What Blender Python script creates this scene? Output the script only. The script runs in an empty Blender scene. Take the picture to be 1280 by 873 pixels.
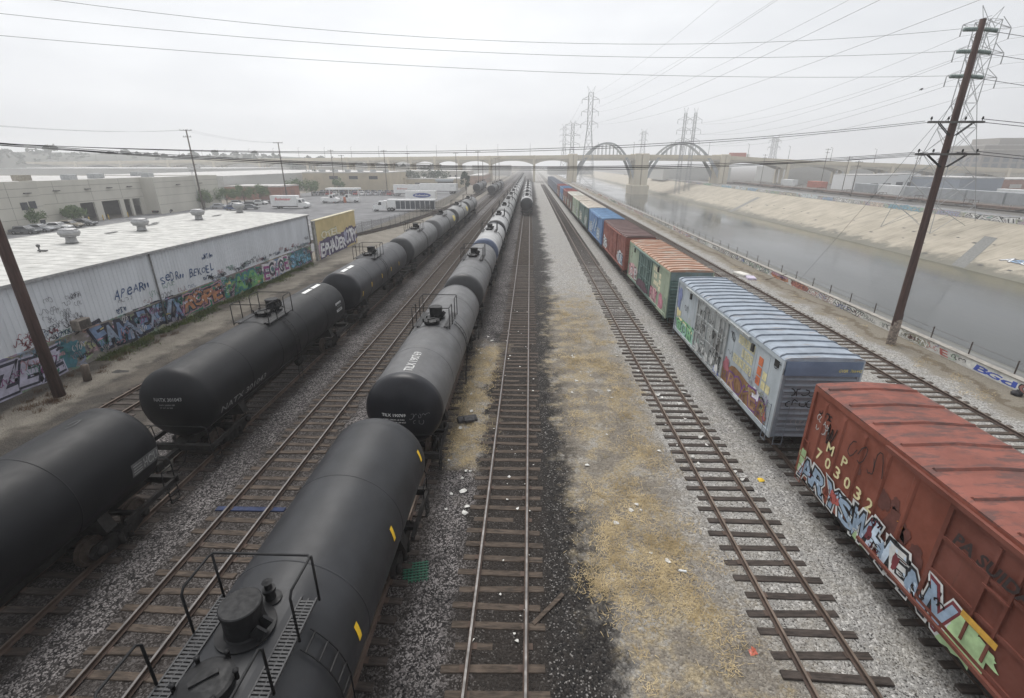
VEIL, VEILC, SUNE, EXPO, HAZE, HAZEG = .7, (5.3, 5.45, 5.7), 1.5, .52, .0009, .45
import bpy, math, random
from math import sin, cos, pi, radians, sqrt, atan2
from mathutils import Vector, Matrix
SC = bpy.context.scene
COL = SC.collection
rnd = random.Random(7)

# ------------------------------------------------------------------ materials
MATS = {}
def node(nt, kind, **inp):
    n = nt.nodes.new(kind)
    for k, v in inp.items():
        if k.startswith('p_'): setattr(n, k[2:], v)
        else: n.inputs[k.replace('_', ' ')].default_value = v
    return n
def c4(c): return (c[0], c[1], c[2], 1.0)
def new_mat(name):
    m = bpy.data.materials.new(name); m.use_nodes = True
    nt = m.node_tree; b = nt.nodes['Principled BSDF']
    return m, nt, b
def maprange(nt, src, a, b, lo=0., hi=1., smooth=True):
    n = nt.nodes.new('ShaderNodeMapRange')
    if smooth: n.interpolation_type = 'SMOOTHSTEP'
    n.inputs['From Min'].default_value = a; n.inputs['From Max'].default_value = b
    n.inputs['To Min'].default_value = lo; n.inputs['To Max'].default_value = hi
    nt.links.new(src, n.inputs['Value']); return n.outputs['Result']
def mixc(nt, fac, a, b, mode='MIX'):
    n = nt.nodes.new('ShaderNodeMix'); n.data_type = 'RGBA'; n.blend_type = mode
    if hasattr(fac, 'links') or isinstance(fac, bpy.types.NodeSocket): nt.links.new(fac, n.inputs[0])
    else: n.inputs[0].default_value = fac
    for s, i in ((a, 6), (b, 7)):
        if isinstance(s, bpy.types.NodeSocket): nt.links.new(s, n.inputs[i])
        else: n.inputs[i].default_value = c4(s)
    return n.outputs[2]
def math_(nt, op, a, b=None):
    n = nt.nodes.new('ShaderNodeMath'); n.operation = op
    for s, i in ((a, 0), (b, 1)):
        if s is None: continue
        if isinstance(s, bpy.types.NodeSocket): nt.links.new(s, n.inputs[i])
        else: n.inputs[i].default_value = s
    return n.outputs[0]
def coords(nt, scale=(1, 1, 1), world=False):
    if world:
        g = nt.nodes.new('ShaderNodeNewGeometry'); src = g.outputs['Position']
    else:
        t = nt.nodes.new('ShaderNodeTexCoord'); o = nt.nodes.new('ShaderNodeObjectInfo')
        r = math_(nt, 'MULTIPLY', o.outputs['Random'], 91.)
        a = nt.nodes.new('ShaderNodeVectorMath'); a.operation = 'ADD'
        nt.links.new(t.outputs['Object'], a.inputs[0]); nt.links.new(r, a.inputs[1]); src = a.outputs[0]
    m = nt.nodes.new('ShaderNodeMapping'); m.inputs['Scale'].default_value = scale
    nt.links.new(src, m.inputs['Vector']); return m.outputs[0]
def noise(nt, vec, scale, detail=5., rough=.6):
    n = nt.nodes.new('ShaderNodeTexNoise'); n.inputs['Scale'].default_value = scale
    n.inputs['Detail'].default_value = detail; n.inputs['Roughness'].default_value = rough
    nt.links.new(vec, n.inputs['Vector']); return n.outputs['Fac']
def M(name, col, rough=.65, var=.25, scale=3., bump=0., metal=0., rust=None, rustcol=(.12, .05, .03), stretch=(1, 1, 1), bscale=30., spec=.5, coat=0.):
    if name in MATS: return MATS[name]
    m, nt, b = new_mat(name)
    v = coords(nt, stretch)
    f = noise(nt, v, scale, 6.)
    f = maprange(nt, f, .28, .72)
    lo = [c * (1 - var) for c in col]; hi = [min(1, c * (1 + var)) for c in col]
    c = mixc(nt, f, lo, hi)
    if rust:
        v2 = coords(nt, (stretch[0] * 1.3, stretch[1] * 1.3, stretch[2] * 1.3))
        f2 = noise(nt, v2, scale * .8 + .7, 9., .7)
        f2 = maprange(nt, f2, rust, rust + .13)
        c = mixc(nt, f2, c, rustcol)
    nt.links.new(c, b.inputs['Base Color'])
    rr = maprange(nt, noise(nt, v, scale * 2.3, 4.), .3, .7, max(0.03, rough - .1), min(1, rough + .12))
    nt.links.new(rr, b.inputs['Roughness'])
    b.inputs['Metallic'].default_value = metal
    b.inputs['Specular IOR Level'].default_value = spec
    if coat: b.inputs['Coat Weight'].default_value = coat
    if bump:
        bn = nt.nodes.new('ShaderNodeBump'); bn.inputs['Strength'].default_value = bump; bn.inputs['Distance'].default_value = .02
        nt.links.new(noise(nt, v, bscale, 4.), bn.inputs['Height']); nt.links.new(bn.outputs[0], b.inputs['Normal'])
    MATS[name] = m; return m
def paint(col):
    k = 'spray_paint_%d_%d_%d' % tuple(int(x * 100) for x in col)
    return M(k, col, .75, .3, 1.7, rust=.60, rustcol=tuple(x * .55 + .02 for x in col))

# ------------------------------------------------------------------ mesh builder
class MB:
    def __init__(s): s.v = []; s.f = []; s.m = []; s.s = []
    def add(s, vs, fs, m=0, smooth=False):
        b = len(s.v); s.v += [tuple(x) for x in vs]
        for f in fs: s.f.append([i + b for i in f]); s.m.append(m); s.s.append(smooth)
    def box(s, x0, x1, y0, y1, z0, z1, m=0):
        s.add([(x0, y0, z0), (x1, y0, z0), (x1, y1, z0), (x0, y1, z0), (x0, y0, z1), (x1, y0, z1), (x1, y1, z1), (x0, y1, z1)],
              [(3, 2, 1, 0), (4, 5, 6, 7), (0, 1, 5, 4), (1, 2, 6, 5), (2, 3, 7, 6), (3, 0, 4, 7)], m)
    def bbox(s, x0, x1, y0, y1, z0, z1, b=.02, m=0):      # box with chamfered vertical and top edges
        def ring(i, z): return [(x0 + i, y0 + b, z), (x0 + b, y0 + i, z), (x1 - b, y0 + i, z), (x1 - i, y0 + b, z), (x1 - i, y1 - b, z), (x1 - b, y1 - i, z), (x0 + b, y1 - i, z), (x0 + i, y1 - b, z)]
        vs = ring(0, z0) + ring(0, z1 - b) + ring(b * .7, z1)
        fs = [tuple(range(7, -1, -1)), tuple(range(16, 24))]
        for r in (0, 8):
            for i in range(8): j = (i + 1) % 8; fs.append((r + i, r + j, r + 8 + j, r + 8 + i))
        s.add(vs, fs, m)
    def bar(s, p, q, w, h=None, m=0, up=(0, 0, 1)):
        p = Vector(p); q = Vector(q); d = (q - p)
        if d.length < 1e-6: return
        d.normalize(); u = Vector(up)
        if abs(d.dot(u)) > .99: u = Vector((0, 1, 0))
        a = d.cross(u).normalized() * (w / 2); b = a.cross(d).normalized() * ((h or w) / 2)
        vs = [p - a - b, p + a - b, p + a + b, p - a + b, q - a - b, q + a - b, q + a + b, q - a + b]
        s.add(vs, [(3, 2, 1, 0), (4, 5, 6, 7), (0, 1, 5, 4), (1, 2, 6, 5), (2, 3, 7, 6), (3, 0, 4, 7)], m)
    def tube(s, pts, r, n=6, m=0, closed=False):
        P = [Vector(p) for p in pts]; N = len(P); vs = []; fs = []
        rs = r if isinstance(r, (list, tuple)) else [r] * N
        prev = None
        for i in range(N):
            d = ((P[(i + 1) % N] if (i + 1 < N or closed) else P[i]) - (P[i - 1] if (i > 0 or closed) else P[i])).normalized()
            if prev is None:
                u = Vector((0, 0, 1)) if abs(d.z) < .9 else Vector((1, 0, 0)); a = d.cross(u).normalized()
            else:
                a = (prev - d * prev.dot(d))
                a = a.normalized() if a.length > 1e-5 else d.orthogonal().normalized()
            prev = a; b = d.cross(a)
            for k in range(n):
                t = 2 * pi * k / n; vs.append(P[i] + (a * cos(t) + b * sin(t)) * rs[i])
        for i in range(N if closed else N - 1):
            j = (i + 1) % N
            for k in range(n): l = (k + 1) % n; fs.append((i * n + k, i * n + l, j * n + l, j * n + k))
        if not closed: fs += [tuple(range(n - 1, -1, -1)), tuple(range((N - 1) * n, N * n))]
        s.add(vs, fs, m, n > 5)
    def lathe(s, prof, n=24, axis='z', o=(0, 0, 0), m=0, smooth=True, caps=True, sharp=False):
        if sharp:                                           # crisp edges between the profile segments
            for i, (a, b) in enumerate(zip(prof, prof[1:])): s.lathe([a, b], n, axis, o, m, smooth, False)
            if caps: s.lathe([prof[0], (.001, prof[0][1])], n, axis, o, m, False, False); s.lathe([prof[-1], (.001, prof[-1][1])], n, axis, o, m, False, False)
            return
        vs = []; fs = []
        for r, t in prof:
            for k in range(n):
                a = 2 * pi * k / n; x, y = r * cos(a), r * sin(a)
                p = (x, y, t) if axis == 'z' else ((x, t, y) if axis == 'y' else (t, x, y))
                vs.append((p[0] + o[0], p[1] + o[1], p[2] + o[2]))
        for i in range(len(prof) - 1):
            for k in range(n): l = (k + 1) % n; fs.append((i * n + k, i * n + l, (i + 1) * n + l, (i + 1) * n + k))
        if caps: fs += [tuple(range(n - 1, -1, -1)), tuple(range((len(prof) - 1) * n, len(prof) * n))]
        s.add(vs, fs, m, smooth)
    def prism(s, poly, a, b, axis='x', m=0):       # poly in the two other axes
        n = len(poly)
        def P(t, p): return (t, p[0], p[1]) if axis == 'x' else ((p[0], t, p[1]) if axis == 'y' else (p[0], p[1], t))
        vs = [P(a, p) for p in poly] + [P(b, p) for p in poly]
        fs = [tuple(range(n - 1, -1, -1)), tuple(range(n, 2 * n))]
        for i in range(n): j = (i + 1) % n; fs.append((i, j, n + j, n + i))
        s.add(vs, fs, m)
    def build(s, name, mats, parent=None, loc=None):
        me = bpy.data.meshes.new(name); me.from_pydata(s.v, [], s.f)
        if not isinstance(mats, (list, tuple)): mats = [mats]
        for x in mats: me.materials.append(x)
        me.polygons.foreach_set('material_index', s.m); me.polygons.foreach_set('use_smooth', s.s)
        me.update()
        o = bpy.data.objects.new(name, me); COL.objects.link(o)
        if parent: o.parent = parent
        if loc: o.location = loc
        return o
def recalc(o):
    import bmesh
    b = bmesh.new(); b.from_mesh(o.data); bmesh.ops.recalc_face_normals(b, faces=b.faces); b.to_mesh(o.data); b.free(); return o
def tag(o, label, cat, group=None, kind=None):
    if label: o['label'] = label
    if cat: o['category'] = cat
    if group: o['group'] = group
    if kind: o['kind'] = kind
    return o
def thing(name, label, cat, loc=(0, 0, 0), rz=0., group=None):
    o = bpy.data.objects.new(name, None); COL.objects.link(o); o.location = loc; o.rotation_euler = (0, 0, rz)
    o.empty_display_size = .3
    return tag(o, label, cat, group)
def struct(o): o['kind'] = 'structure'; return o
KIDS = {}
def kids(o):
    return [c for c in COL.objects if c.parent == o]
def dup(root, loc, rz=None, label=None, group=None, skip=(), recolor=None):
    r = root.copy(); COL.objects.link(r); r.location = loc
    if rz is not None: r.rotation_euler = (0, 0, rz)
    if label: r['label'] = label
    if group: r['group'] = group
    def go(src, dst):
        for ch in KIDS.setdefault(src.name, kids(src)):
            base = ch.name.split('.')[0]
            if base in skip: continue
            c = ch.copy(); COL.objects.link(c); c.parent = dst
            if recolor and base in recolor:
                c.material_slots[0].link = 'OBJECT'; c.material_slots[0].material = recolor[base]
            go(ch, c)
    go(root, r); return r

# ------------------------------------------------------------------ lettering
TC = {}
def text_mesh(body, offset=0., shear=0.):
    k = (body, offset, shear)
    if k in TC: return TC[k]
    cu = bpy.data.curves.new('letters', 'FONT'); cu.body = body; cu.size = 1; cu.offset = offset; cu.shear = shear
    cu.resolution_u = 2; cu.align_x = 'LEFT'
    ob = bpy.data.objects.new('letters', cu); me = ob.to_mesh()
    vs = [(v.co.x, v.co.y) for v in me.vertices]; fs = [tuple(p.vertices) for p in me.polygons]
    ob.to_mesh_clear(); bpy.data.objects.remove(ob); bpy.data.curves.remove(cu)
    if not vs: vs = [(0, 0)]; fs = []
    x0 = min(v[0] for v in vs); x1 = max(v[0] for v in vs); y0 = min(v[1] for v in vs); y1 = max(v[1] for v in vs)
    TC[k] = (vs, fs, x0, x1, y0, y1); return TC[k]
def put_text(mb, mp, body, u, v, W=None, H=None, m=0, offset=0., shear=0., lift=.004, rot=0., wob=0.):
    """mp(u,v,lift)->xyz ; text fitted in the W x H rectangle whose lower left corner is u,v"""
    vs, fs, x0, x1, y0, y1 = text_mesh(body, offset, shear)
    w = max(x1 - x0, 1e-3); h = max(y1 - y0, 1e-3)
    if W is None: W = H * w / h
    if H is None: H = W * h / w
    c, s = cos(rot), sin(rot); out = []
    for a, b in vs:
        a = (a - x0) / w * W - W / 2; b = (b - y0) / h * H - H / 2
        if wob: b += wob * sin(a * 3.1 + u * 2); a += wob * .6 * sin(b * 5 + u)
        out.append(mp(u + W / 2 + a * c - b * s, v + H / 2 + a * s + b * c, lift))
    mb.add(out, fs, m); return W
def graffiti(mb, mp, body, u, v, W, H, out_m, fill_ms, bg_m=None, seed=1, lift=.006, fat=.09, jit=1., shine=None):
    r = random.Random(seed); n = len(body); cw = W / n
    ls = []
    for i, ch in enumerate(body):
        ls.append((ch, u + i * cw - cw * .12, v + r.uniform(-.08, .08) * H * jit, cw * 1.2, H * r.uniform(.85, 1.1), r.uniform(-.16, .16) * jit, r.uniform(-.25, .35)))
    if bg_m is not None:
        for ch, a, b, w, h, ro, sh in ls: put_text(mb, mp, ch, a - cw * .2, b - H * .12, w + cw * .4, h + H * .24, bg_m, fat * 1.7, sh, lift, ro)
    for ch, a, b, w, h, ro, sh in ls: put_text(mb, mp, ch, a - cw * .06, b - H * .06, w + cw * .12, h + H * .12, out_m, fat, sh, lift + .004 + .0006 * r.random(), ro)
    for i, (ch, a, b, w, h, ro, sh) in enumerate(ls): put_text(mb, mp, ch, a + cw * .05, b + H * .02, w * .92, h * .94, fill_ms[i % len(fill_ms)], fat * .35, sh, lift + .009 + .0006 * r.random(), ro)
    if shine is not None:
        for ch, a, b, w, h, ro, sh in ls:
            for k in range(3):
                x = a + r.uniform(.15, .85) * w; y = b + r.uniform(.2, .85) * h; d = cw * .10
                mb.add([mp(x, y, lift + .013), mp(x + d, y - d * .3, lift + .013), mp(x + d * .8, y + d, lift + .013), mp(x - d * .2, y + d * 1.1, lift + .013)], [(0, 1, 2, 3)], shine)
def hand(mb, mp, body, u, v, W, H, m, seed=1, lift=.02, thin=-.012, slope=0.):
    """spray can handwriting: every letter drawn loosely on its own"""
    r = random.Random(seed); n = len(body); cw = W / n
    for i, ch in enumerate(body):
        put_text(mb, mp, ch, u + i * cw + r.uniform(-.05, .05) * cw, v + slope * i * cw + r.uniform(-.1, .1) * H, cw * r.uniform(.72, 1.0), H * r.uniform(.75, 1.1) * (.5 if ch == '"' else 1), m, thin, r.uniform(-.1, .4), lift, r.uniform(-.18, .12), H * .05)
def scribble(mb, mp, u, v, W, H, m, width=.03, seed=1, n=6, lift=.005):
    """hand tag: a run of loose strokes"""
    r = random.Random(seed)
    for i in range(n):
        cx = u + (i + .5) * W / n; a0 = r.uniform(0, 6.3); turn = r.choice((-1, 1)) * r.uniform(2.2, 5.2); k = 8
        ax, ay = W / n * r.uniform(.35, .6), H * r.uniform(.3, .52); sk = r.uniform(-.3, .3)
        pts = []
        for j in range(k):
            a = a0 + turn * j / (k - 1); rr = 1 - .4 * (j / (k - 1)) * r.random()
            pts.append((cx + ax * cos(a) * rr + sk * ay * sin(a), v + H / 2 + ay * sin(a) * rr))
        for (x0, y0), (x1, y1) in zip(pts, pts[1:]):
            dx, dy = x1 - x0, y1 - y0; L = sqrt(dx * dx + dy * dy) or 1; px, py = -dy / L * width / 2, dx / L * width / 2
            ex, ey = dx / L * width * .3, dy / L * width * .3
            mb.add([mp(x0 - px - ex, y0 - py - ey, lift), mp(x1 - px + ex, y1 - py + ey, lift), mp(x1 + px + ex, y1 + py + ey, lift), mp(x0 + px - ex, y0 + py - ey, lift)], [(0, 1, 2, 3)], m)
def blob(mb, mp, u, v, W, H, m, seed=1, lift=.004, n=26, rough=.25):
    r = random.Random(seed); ph = [r.uniform(0, 6.3) for _ in range(5)]
    pts = []
    for i in range(n):
        a = 2 * pi * i / n; q = 1 + rough * (sin(3 * a + ph[0]) * .5 + sin(5 * a + ph[1]) * .35 + sin(9 * a + ph[2]) * .3)
        e = .75                                                   # squarish blob
        ca, sa = cos(a), sin(a); ca = math.copysign(abs(ca) ** e, ca); sa = math.copysign(abs(sa) ** e, sa)
        pts.append((u + W / 2 + ca * W / 2 * q, v + H / 2 + sa * H / 2 * q))
    c = mp(u + W / 2, v + H / 2, lift)
    vs = [c] + [mp(a, b, lift) for a, b in pts]
    mb.add(vs, [(0, 1 + i, 1 + (i + 1) % n) for i in range(n)], m)
def plane_map(o, U, N):
    """wall at point o, reading direction U, outward normal N, up = z"""
    o = Vector(o); U = Vector(U); N = Vector(N); Z = Vector((0, 0, 1))
    return lambda u, v, l: tuple(o + U * u + Z * v + N * l)
# ------------------------------------------------------------------ sky, sun, camera, air
w = bpy.data.worlds.new('World'); SC.world = w; w.use_nodes = True
nt = w.node_tree; bg = nt.nodes['Background']
SUN_EL, SUN_AZ = radians(58), radians(-18)          # sun behind thin cloud, ahead and slightly left
sky = nt.nodes.new('ShaderNodeTexSky'); sky.sky_type = 'NISHITA'; sky.sun_disc = False
sky.sun_elevation = SUN_EL; sky.sun_rotation = SUN_AZ
sky.air_density = 1.6; sky.dust_density = 6.; sky.ozone_density = 1.
hs = nt.nodes.new('ShaderNodeHueSaturation'); hs.inputs['Saturation'].default_value = .10
nt.links.new(sky.outputs[0], hs.inputs['Color'])
# overcast veil: the cloud deck evens out the clear-sky gradient
veil = nt.nodes.new('ShaderNodeMix'); veil.data_type = 'RGBA'; veil.inputs[0].default_value = VEIL
veil.inputs[7].default_value = c4(VEILC)
nt.links.new(hs.outputs[0], veil.inputs[6])
tcw = nt.nodes.new('ShaderNodeTexCoord'); mpw = nt.nodes.new('ShaderNodeMapping'); mpw.inputs['Scale'].default_value = (1.2, 1.2, 4.); nt.links.new(tcw.outputs['Generated'], mpw.inputs['Vector'])
nt.links.new(mixc(nt, 1., veil.outputs[2], mixc(nt, maprange(nt, noise(nt, mpw.outputs[0], 1.7, 6., .55), .3, .7), (.90, .905, .915), (1.06, 1.06, 1.06)), 'MULTIPLY'), bg.inputs['Color'])
bg.inputs['Strength'].default_value = .12
sl = bpy.data.lights.new('sun', 'SUN'); sl.energy = SUNE; sl.angle = radians(35); sl.color = (1, .97, .93)
so = bpy.data.objects.new('sun', sl); COL.objects.link(so)
d = Vector((sin(SUN_AZ) * cos(SUN_EL), cos(SUN_AZ) * cos(SUN_EL), sin(SUN_EL)))
so.rotation_euler = (-d).to_track_quat('-Z', 'Y').to_euler(); so.location = d * 40
tag(so, 'soft sun behind thin cloud', 'sun')
cam = bpy.data.cameras.new('camera'); co = bpy.data.objects.new('camera', cam); COL.objects.link(co)
cam.sensor_width = 36; cam.sensor_fit = 'HORIZONTAL'; cam.lens = 36 * 590 / 1280.; cam.clip_end = 9000; cam.clip_start = .1
cam.shift_y = -10 / 1280.
co.location = (0, 0, 12.13); co.rotation_euler = (radians(90 - 20.66), 0, radians(2.044)); SC.camera = co
vs = SC.view_settings; vs.view_transform = 'Standard'; vs.look = 'None'; vs.gamma = 1; vs.exposure = EXPO; vs.use_curve_mapping = False
cy = SC.cycles; cy.max_bounces = 6; cy.diffuse_bounces = 3; cy.glossy_bounces = 2; cy.transmission_bounces = 2; cy.volume_bounces = 3; cy.transparent_max_bounces = 6
cy.use_denoising = True
try: cy.denoiser = 'OPENIMAGEDENOISE'
except Exception: pass
if HAZE:
    hz = MB(); hz.box(-2600, 2600, -150, 2900, -9.5, 62)
    hm = bpy.data.materials.new('haze'); hm.use_nodes = True; hn = hm.node_tree; hn.nodes.clear()
    ho = hn.nodes.new('ShaderNodeOutputMaterial'); pv = hn.nodes.new('ShaderNodeVolumePrincipled')
    pv.inputs['Color'].default_value = (.97, .975, .985, 1); pv.inputs['Density'].default_value = HAZE; pv.inputs['Anisotropy'].default_value = HAZEG
    pv.inputs['Density Attribute'].default_value = ''
    hn.links.new(pv.outputs[0], ho.inputs['Volume'])
    try: hm.cycles.homogeneous_volume = True
    except Exception: pass
    tag(hz.build('haze', hm), 'pale morning haze over the rail yard and river', 'haze', kind='stuff')

# ------------------------------------------------------------------ ground
def ground_mat():
    m, nt, b = new_mat('yard_ground')
    P = coords(nt, world=True)
    sp = nt.nodes.new('ShaderNodeSeparateXYZ'); nt.links.new(P, sp.inputs[0])
    X, Y = sp.outputs[0], sp.outputs[1]
    n1 = math_(nt, 'MULTIPLY', math_(nt, 'SUBTRACT', noise(nt, P, .28, 3.), .5), 3.6)
    n2 = math_(nt, 'MULTIPLY', math_(nt, 'SUBTRACT', noise(nt, P, 1.6, 5., .7), .5), 2.2)
    XX = math_(nt, 'ADD', math_(nt, 'ADD', X, n1), n2)
    YY = math_(nt, 'ADD', Y, math_(nt, 'MULTIPLY', n1, 2.5))
    def band(src, a, b_, c, d): return math_(nt, 'MULTIPLY', maprange(nt, src, a, b_), maprange(nt, src, c, d, 1., 0.))
    # stones: three sizes of crushed rock, dark and pale
    def cells(sc):
        v = nt.nodes.new('ShaderNodeTexVoronoi'); v.inputs['Scale'].default_value = sc; nt.links.new(P, v.inputs['Vector'])
        q = nt.nodes.new('ShaderNodeSeparateColor'); nt.links.new(v.outputs['Color'], q.inputs[0]); return v.outputs['Distance'], q.outputs[0], q.outputs[1], q.outputs[2]
    d1, r1, r2, r5 = cells(13.); d2, r3, r4, r6 = cells(25.); d3, r7, r8, r9 = cells(52.)
    patch = noise(nt, P, .7, 4.); soft = noise(nt, P, 4.5, 5., .65)
    big_ = maprange(nt, r5, .45, .5)                         # where the larger stones lie on top
    rs = mixc(nt, big_, r4, r1); dd = mixc(nt, big_, d2, d1)
    edge = maprange(nt, dd, .012, .05, 1., .45)
    fl = math_(nt, 'MULTIPLY', maprange(nt, r3, .84, .87), maprange(nt, r6, .3, .6))      # small pale chips
    # dark ballast with pale chips
    dk = mixc(nt, rs, (.010, .0095, .010), (.062, .056, .052)); dk = mixc(nt, maprange(nt, soft, .45, .7, 0., .7), dk, (.035, .029, .025))
    dk = mixc(nt, math_(nt, 'MULTIPLY', fl, maprange(nt, patch, .35, .6, .15, .8)), dk, (.40, .38, .36))
    # mixed chips between tracks on the left
    mx = mixc(nt, rs, (.014, .013, .014), (.105, .095, .092)); mx = mixc(nt, maprange(nt, r2, .86, .89), mx, (.22, .20, .195))
    mx = mixc(nt, math_(nt, 'MULTIPLY', maprange(nt, r3, .70, .73), maprange(nt, patch, .3, .62, .25, .9)), mx, (.40, .37, .36))
    # pale gravel
    lg = mixc(nt, rs, (.27, .262, .25), (.60, .585, .56)); lg = mixc(nt, maprange(nt, r3, .88, .91), lg, (.085, .08, .078)); lg = mixc(nt, maprange(nt, r2, .92, .94), lg, (.72, .70, .67))
    lg = mixc(nt, maprange(nt, soft, .5, .72, 0., .55), lg, (.33, .30, .255)); lg = mixc(nt, maprange(nt, patch, .35, .75, 0., .3), lg, (.46, .42, .34))
    # dry grass and dirt
    fine = noise(nt, P, 9., 6., .8)
    tan = mixc(nt, maprange(nt, fine, .3, .7), (.235, .185, .11), (.62, .52, .355))
    tan = mixc(nt, maprange(nt, noise(nt, P, 2.6, 6., .7), .58, .72), tan, (.17, .145, .11)); tan = mixc(nt, maprange(nt, noise(nt, P, 1.1, 7., .7), .47, .6, 0., .8), tan, lg)
    tan = mixc(nt, math_(nt, 'MULTIPLY', maprange(nt, r2, .9, .93), .8), tan, (.42, .4, .36))
    big = noise(nt, P, .45, 6., .65)
    dirt = mixc(nt, maprange(nt, big, .35, .65), (.055, .05, .045), (.155, .135, .112)); dirt = mixc(nt, maprange(nt, fine, .35, .7, 0., .5), dirt, (.12, .105, .09))
    sand = mixc(nt, maprange(nt, big, .3, .7), (.23, .205, .17), (.36, .33, .28)); sand = mixc(nt, maprange(nt, fine, .4, .75, 0., .4), sand, (.2, .18, .15))
    c = mixc(nt, maprange(nt, XX, -4.6, -3.9), mx, dk)
    c = mixc(nt, band(XX, -4.4, -4., -2.1, -1.6), c, mx)
    c = mixc(nt, maprange(nt, XX, 1.9, 3.2), c, lg)
    mid = mixc(nt, rs, (.15, .13, .11), (.36, .325, .275)); mid = mixc(nt, maprange(nt, fine, .4, .65, 0., .8), mid, (.30, .26, .205)); mid = mixc(nt, maprange(nt, noise(nt, P, 1.5, 6., .7), .5, .64, 0., .8), mid, dk)
    XN = math_(nt, 'ADD', XX, maprange(nt, Y, 7., 15., -.9, 0.))
    c = mixc(nt, math_(nt, 'MULTIPLY', band(XN, 1.2, 2.6, 4.8, 7.2), maprange(nt, YY, 34., 50., 1., 0.)), c, mid)
    c = mixc(nt, math_(nt, 'MULTIPLY', band(XN, -1., 0., .8, 2.), maprange(nt, Y, 15., 10.)), c, dk)
    tmask = math_(nt, 'MULTIPLY', band(XN, 1.0, 2.0, 4.6, 7.0), maprange(nt, YY, 40., 52., 1., 0.))
    tmask = math_(nt, 'MULTIPLY', tmask, math_(nt, 'MULTIPLY', maprange(nt, noise(nt, P, .75, 6., .68), .46, .57, .0, .9), maprange(nt, fine, .3, .5, .45, 1.)))
    c = mixc(nt, tmask, c, tan)
    t2 = math_(nt, 'MULTIPLY', band(XX, -4.2, -3.6, -2.3, -1.7), band(YY, 15., 18., 29., 33.))
    c = mixc(nt, math_(nt, 'MULTIPLY', t2, .9), c, tan)
    far = math_(nt, 'MULTIPLY', maprange(nt, YY, 58., 64.), maprange(nt, X, -17.6, -18.6))
    c = mixc(nt, maprange(nt, XX, -17.2, -18.8), c, dirt)
    track_dirt = math_(nt, 'MULTIPLY', band(XX, -27.5, -26.6, -25.2, -24.2), .75)
    c = mixc(nt, track_dirt, c, sand)
    c = mixc(nt, far, c, sand)
    c = mixc(nt, maprange(nt, XX, 24.6, 25.6), c, mixc(nt, maprange(nt, fine, .3, .7), (.24, .21, .165), (.37, .335, .275)))
    c = mixc(nt, band(XX, 26.0, 26.3, 26.6, 26.9), c, (.2, .165, .12))
    c = mixc(nt, maprange(nt, X, 104., 106.), c, mixc(nt, maprange(nt, big, .35, .65), (.12, .115, .11), (.2, .185, .165)))
    # the oily strip and brake dust close to every running track
    for tx, hw in ((-21.5, 1.6), (-14.5, 1.7), (-10.3, 1.7), (-4.95, 1.9), (-.7, 1.6), (12, 1.9)):
        c = mixc(nt, math_(nt, 'MULTIPLY', band(math_(nt, 'ADD', X, math_(nt, 'MULTIPLY', n2, .35)), tx - hw, tx - hw + .5, tx + hw - .5, tx + hw), .62 if tx < 5 else .35), c, (.045, .037, .032))
    c = mixc(nt, .45, c, edge, 'MULTIPLY')
    nt.links.new(c, b.inputs['Base Color']); b.inputs['Roughness'].default_value = .95; b.inputs['Specular IOR Level'].default_value = .25
    bn = nt.nodes.new('ShaderNodeBump'); bn.inputs['Strength'].default_value = .6; bn.inputs['Distance'].default_value = .028
    h = math_(nt, 'ADD', math_(nt, 'MULTIPLY', dd, -4.), math_(nt, 'MULTIPLY', fine, 1.1))
    nt.links.new(h, bn.inputs['Height']); nt.links.new(bn.outputs[0], b.inputs['Normal'])
    return m
g = MB()
ys = [-80, 0, 20, 60, 150, 400, 1000, 2600]
def strip(mb, x0, z0, x1, z1, m=0, ys=ys):
    for a, b_ in zip(ys, ys[1:]): mb.add([(x0, a, z0), (x1, a, z1), (x1, b_, z1), (x0, b_, z0)], [(0, 1, 2, 3)], m)
strip(g, -2400, 0, -100, 0); strip(g, -100, 0, 28.2, 0); strip(g, 104, 0, 2400, 0)
struct(g.build('ground', ground_mat()))
def concrete(name, c0, c1, streak=(1, .15, 1), cracks=True):
    m, nt, b = new_mat(name); P = coords(nt, world=True); S = coords(nt, (.09, 1.2, .3), world=True)
    c = mixc(nt, maprange(nt, noise(nt, P, .22, 6.), .3, .7), c0, c1)
    c = mixc(nt, maprange(nt, noise(nt, S, .9, 6., .75), .47, .68, 0., .7), c, [x * .62 for x in c0])
    c = mixc(nt, maprange(nt, noise(nt, P, 1.7, 7., .75), .62, .75, 0., .45), c, [x * .5 for x in c0])
    sp = nt.nodes.new('ShaderNodeSeparateXYZ'); nt.links.new(P, sp.inputs[0])
    if cracks:                                           # formed panels: joints every 9 m down the slope
        fr = math_(nt, 'FRACT', math_(nt, 'MULTIPLY', sp.outputs[1], 1 / 9.)); c = mixc(nt, maprange(nt, fr, .0, .012, .55, 0.), c, [x * .45 for x in c0])
        # water line stain just above the river
        c = mixc(nt, maprange(nt, math_(nt, 'ADD', sp.outputs[2], math_(nt, 'MULTIPLY', math_(nt, 'SUBTRACT', noise(nt, P, .35, 6., .7), .5), 3.4)), -6.6, -5.5, .8, 0.), c, (.10, .10, .08))
    nt.links.new(c, b.inputs['Base Color']); b.inputs['Roughness'].default_value = .9
    return m
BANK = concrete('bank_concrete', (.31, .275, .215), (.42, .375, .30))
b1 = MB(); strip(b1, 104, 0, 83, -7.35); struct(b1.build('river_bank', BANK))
b2 = MB(); strip(b2, 28.2, 0, 49.4, -7.35); struct(b2.build('river_bank', concrete('near_bank_concrete', (.13, .13, .125), (.19, .19, .18))))
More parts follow.
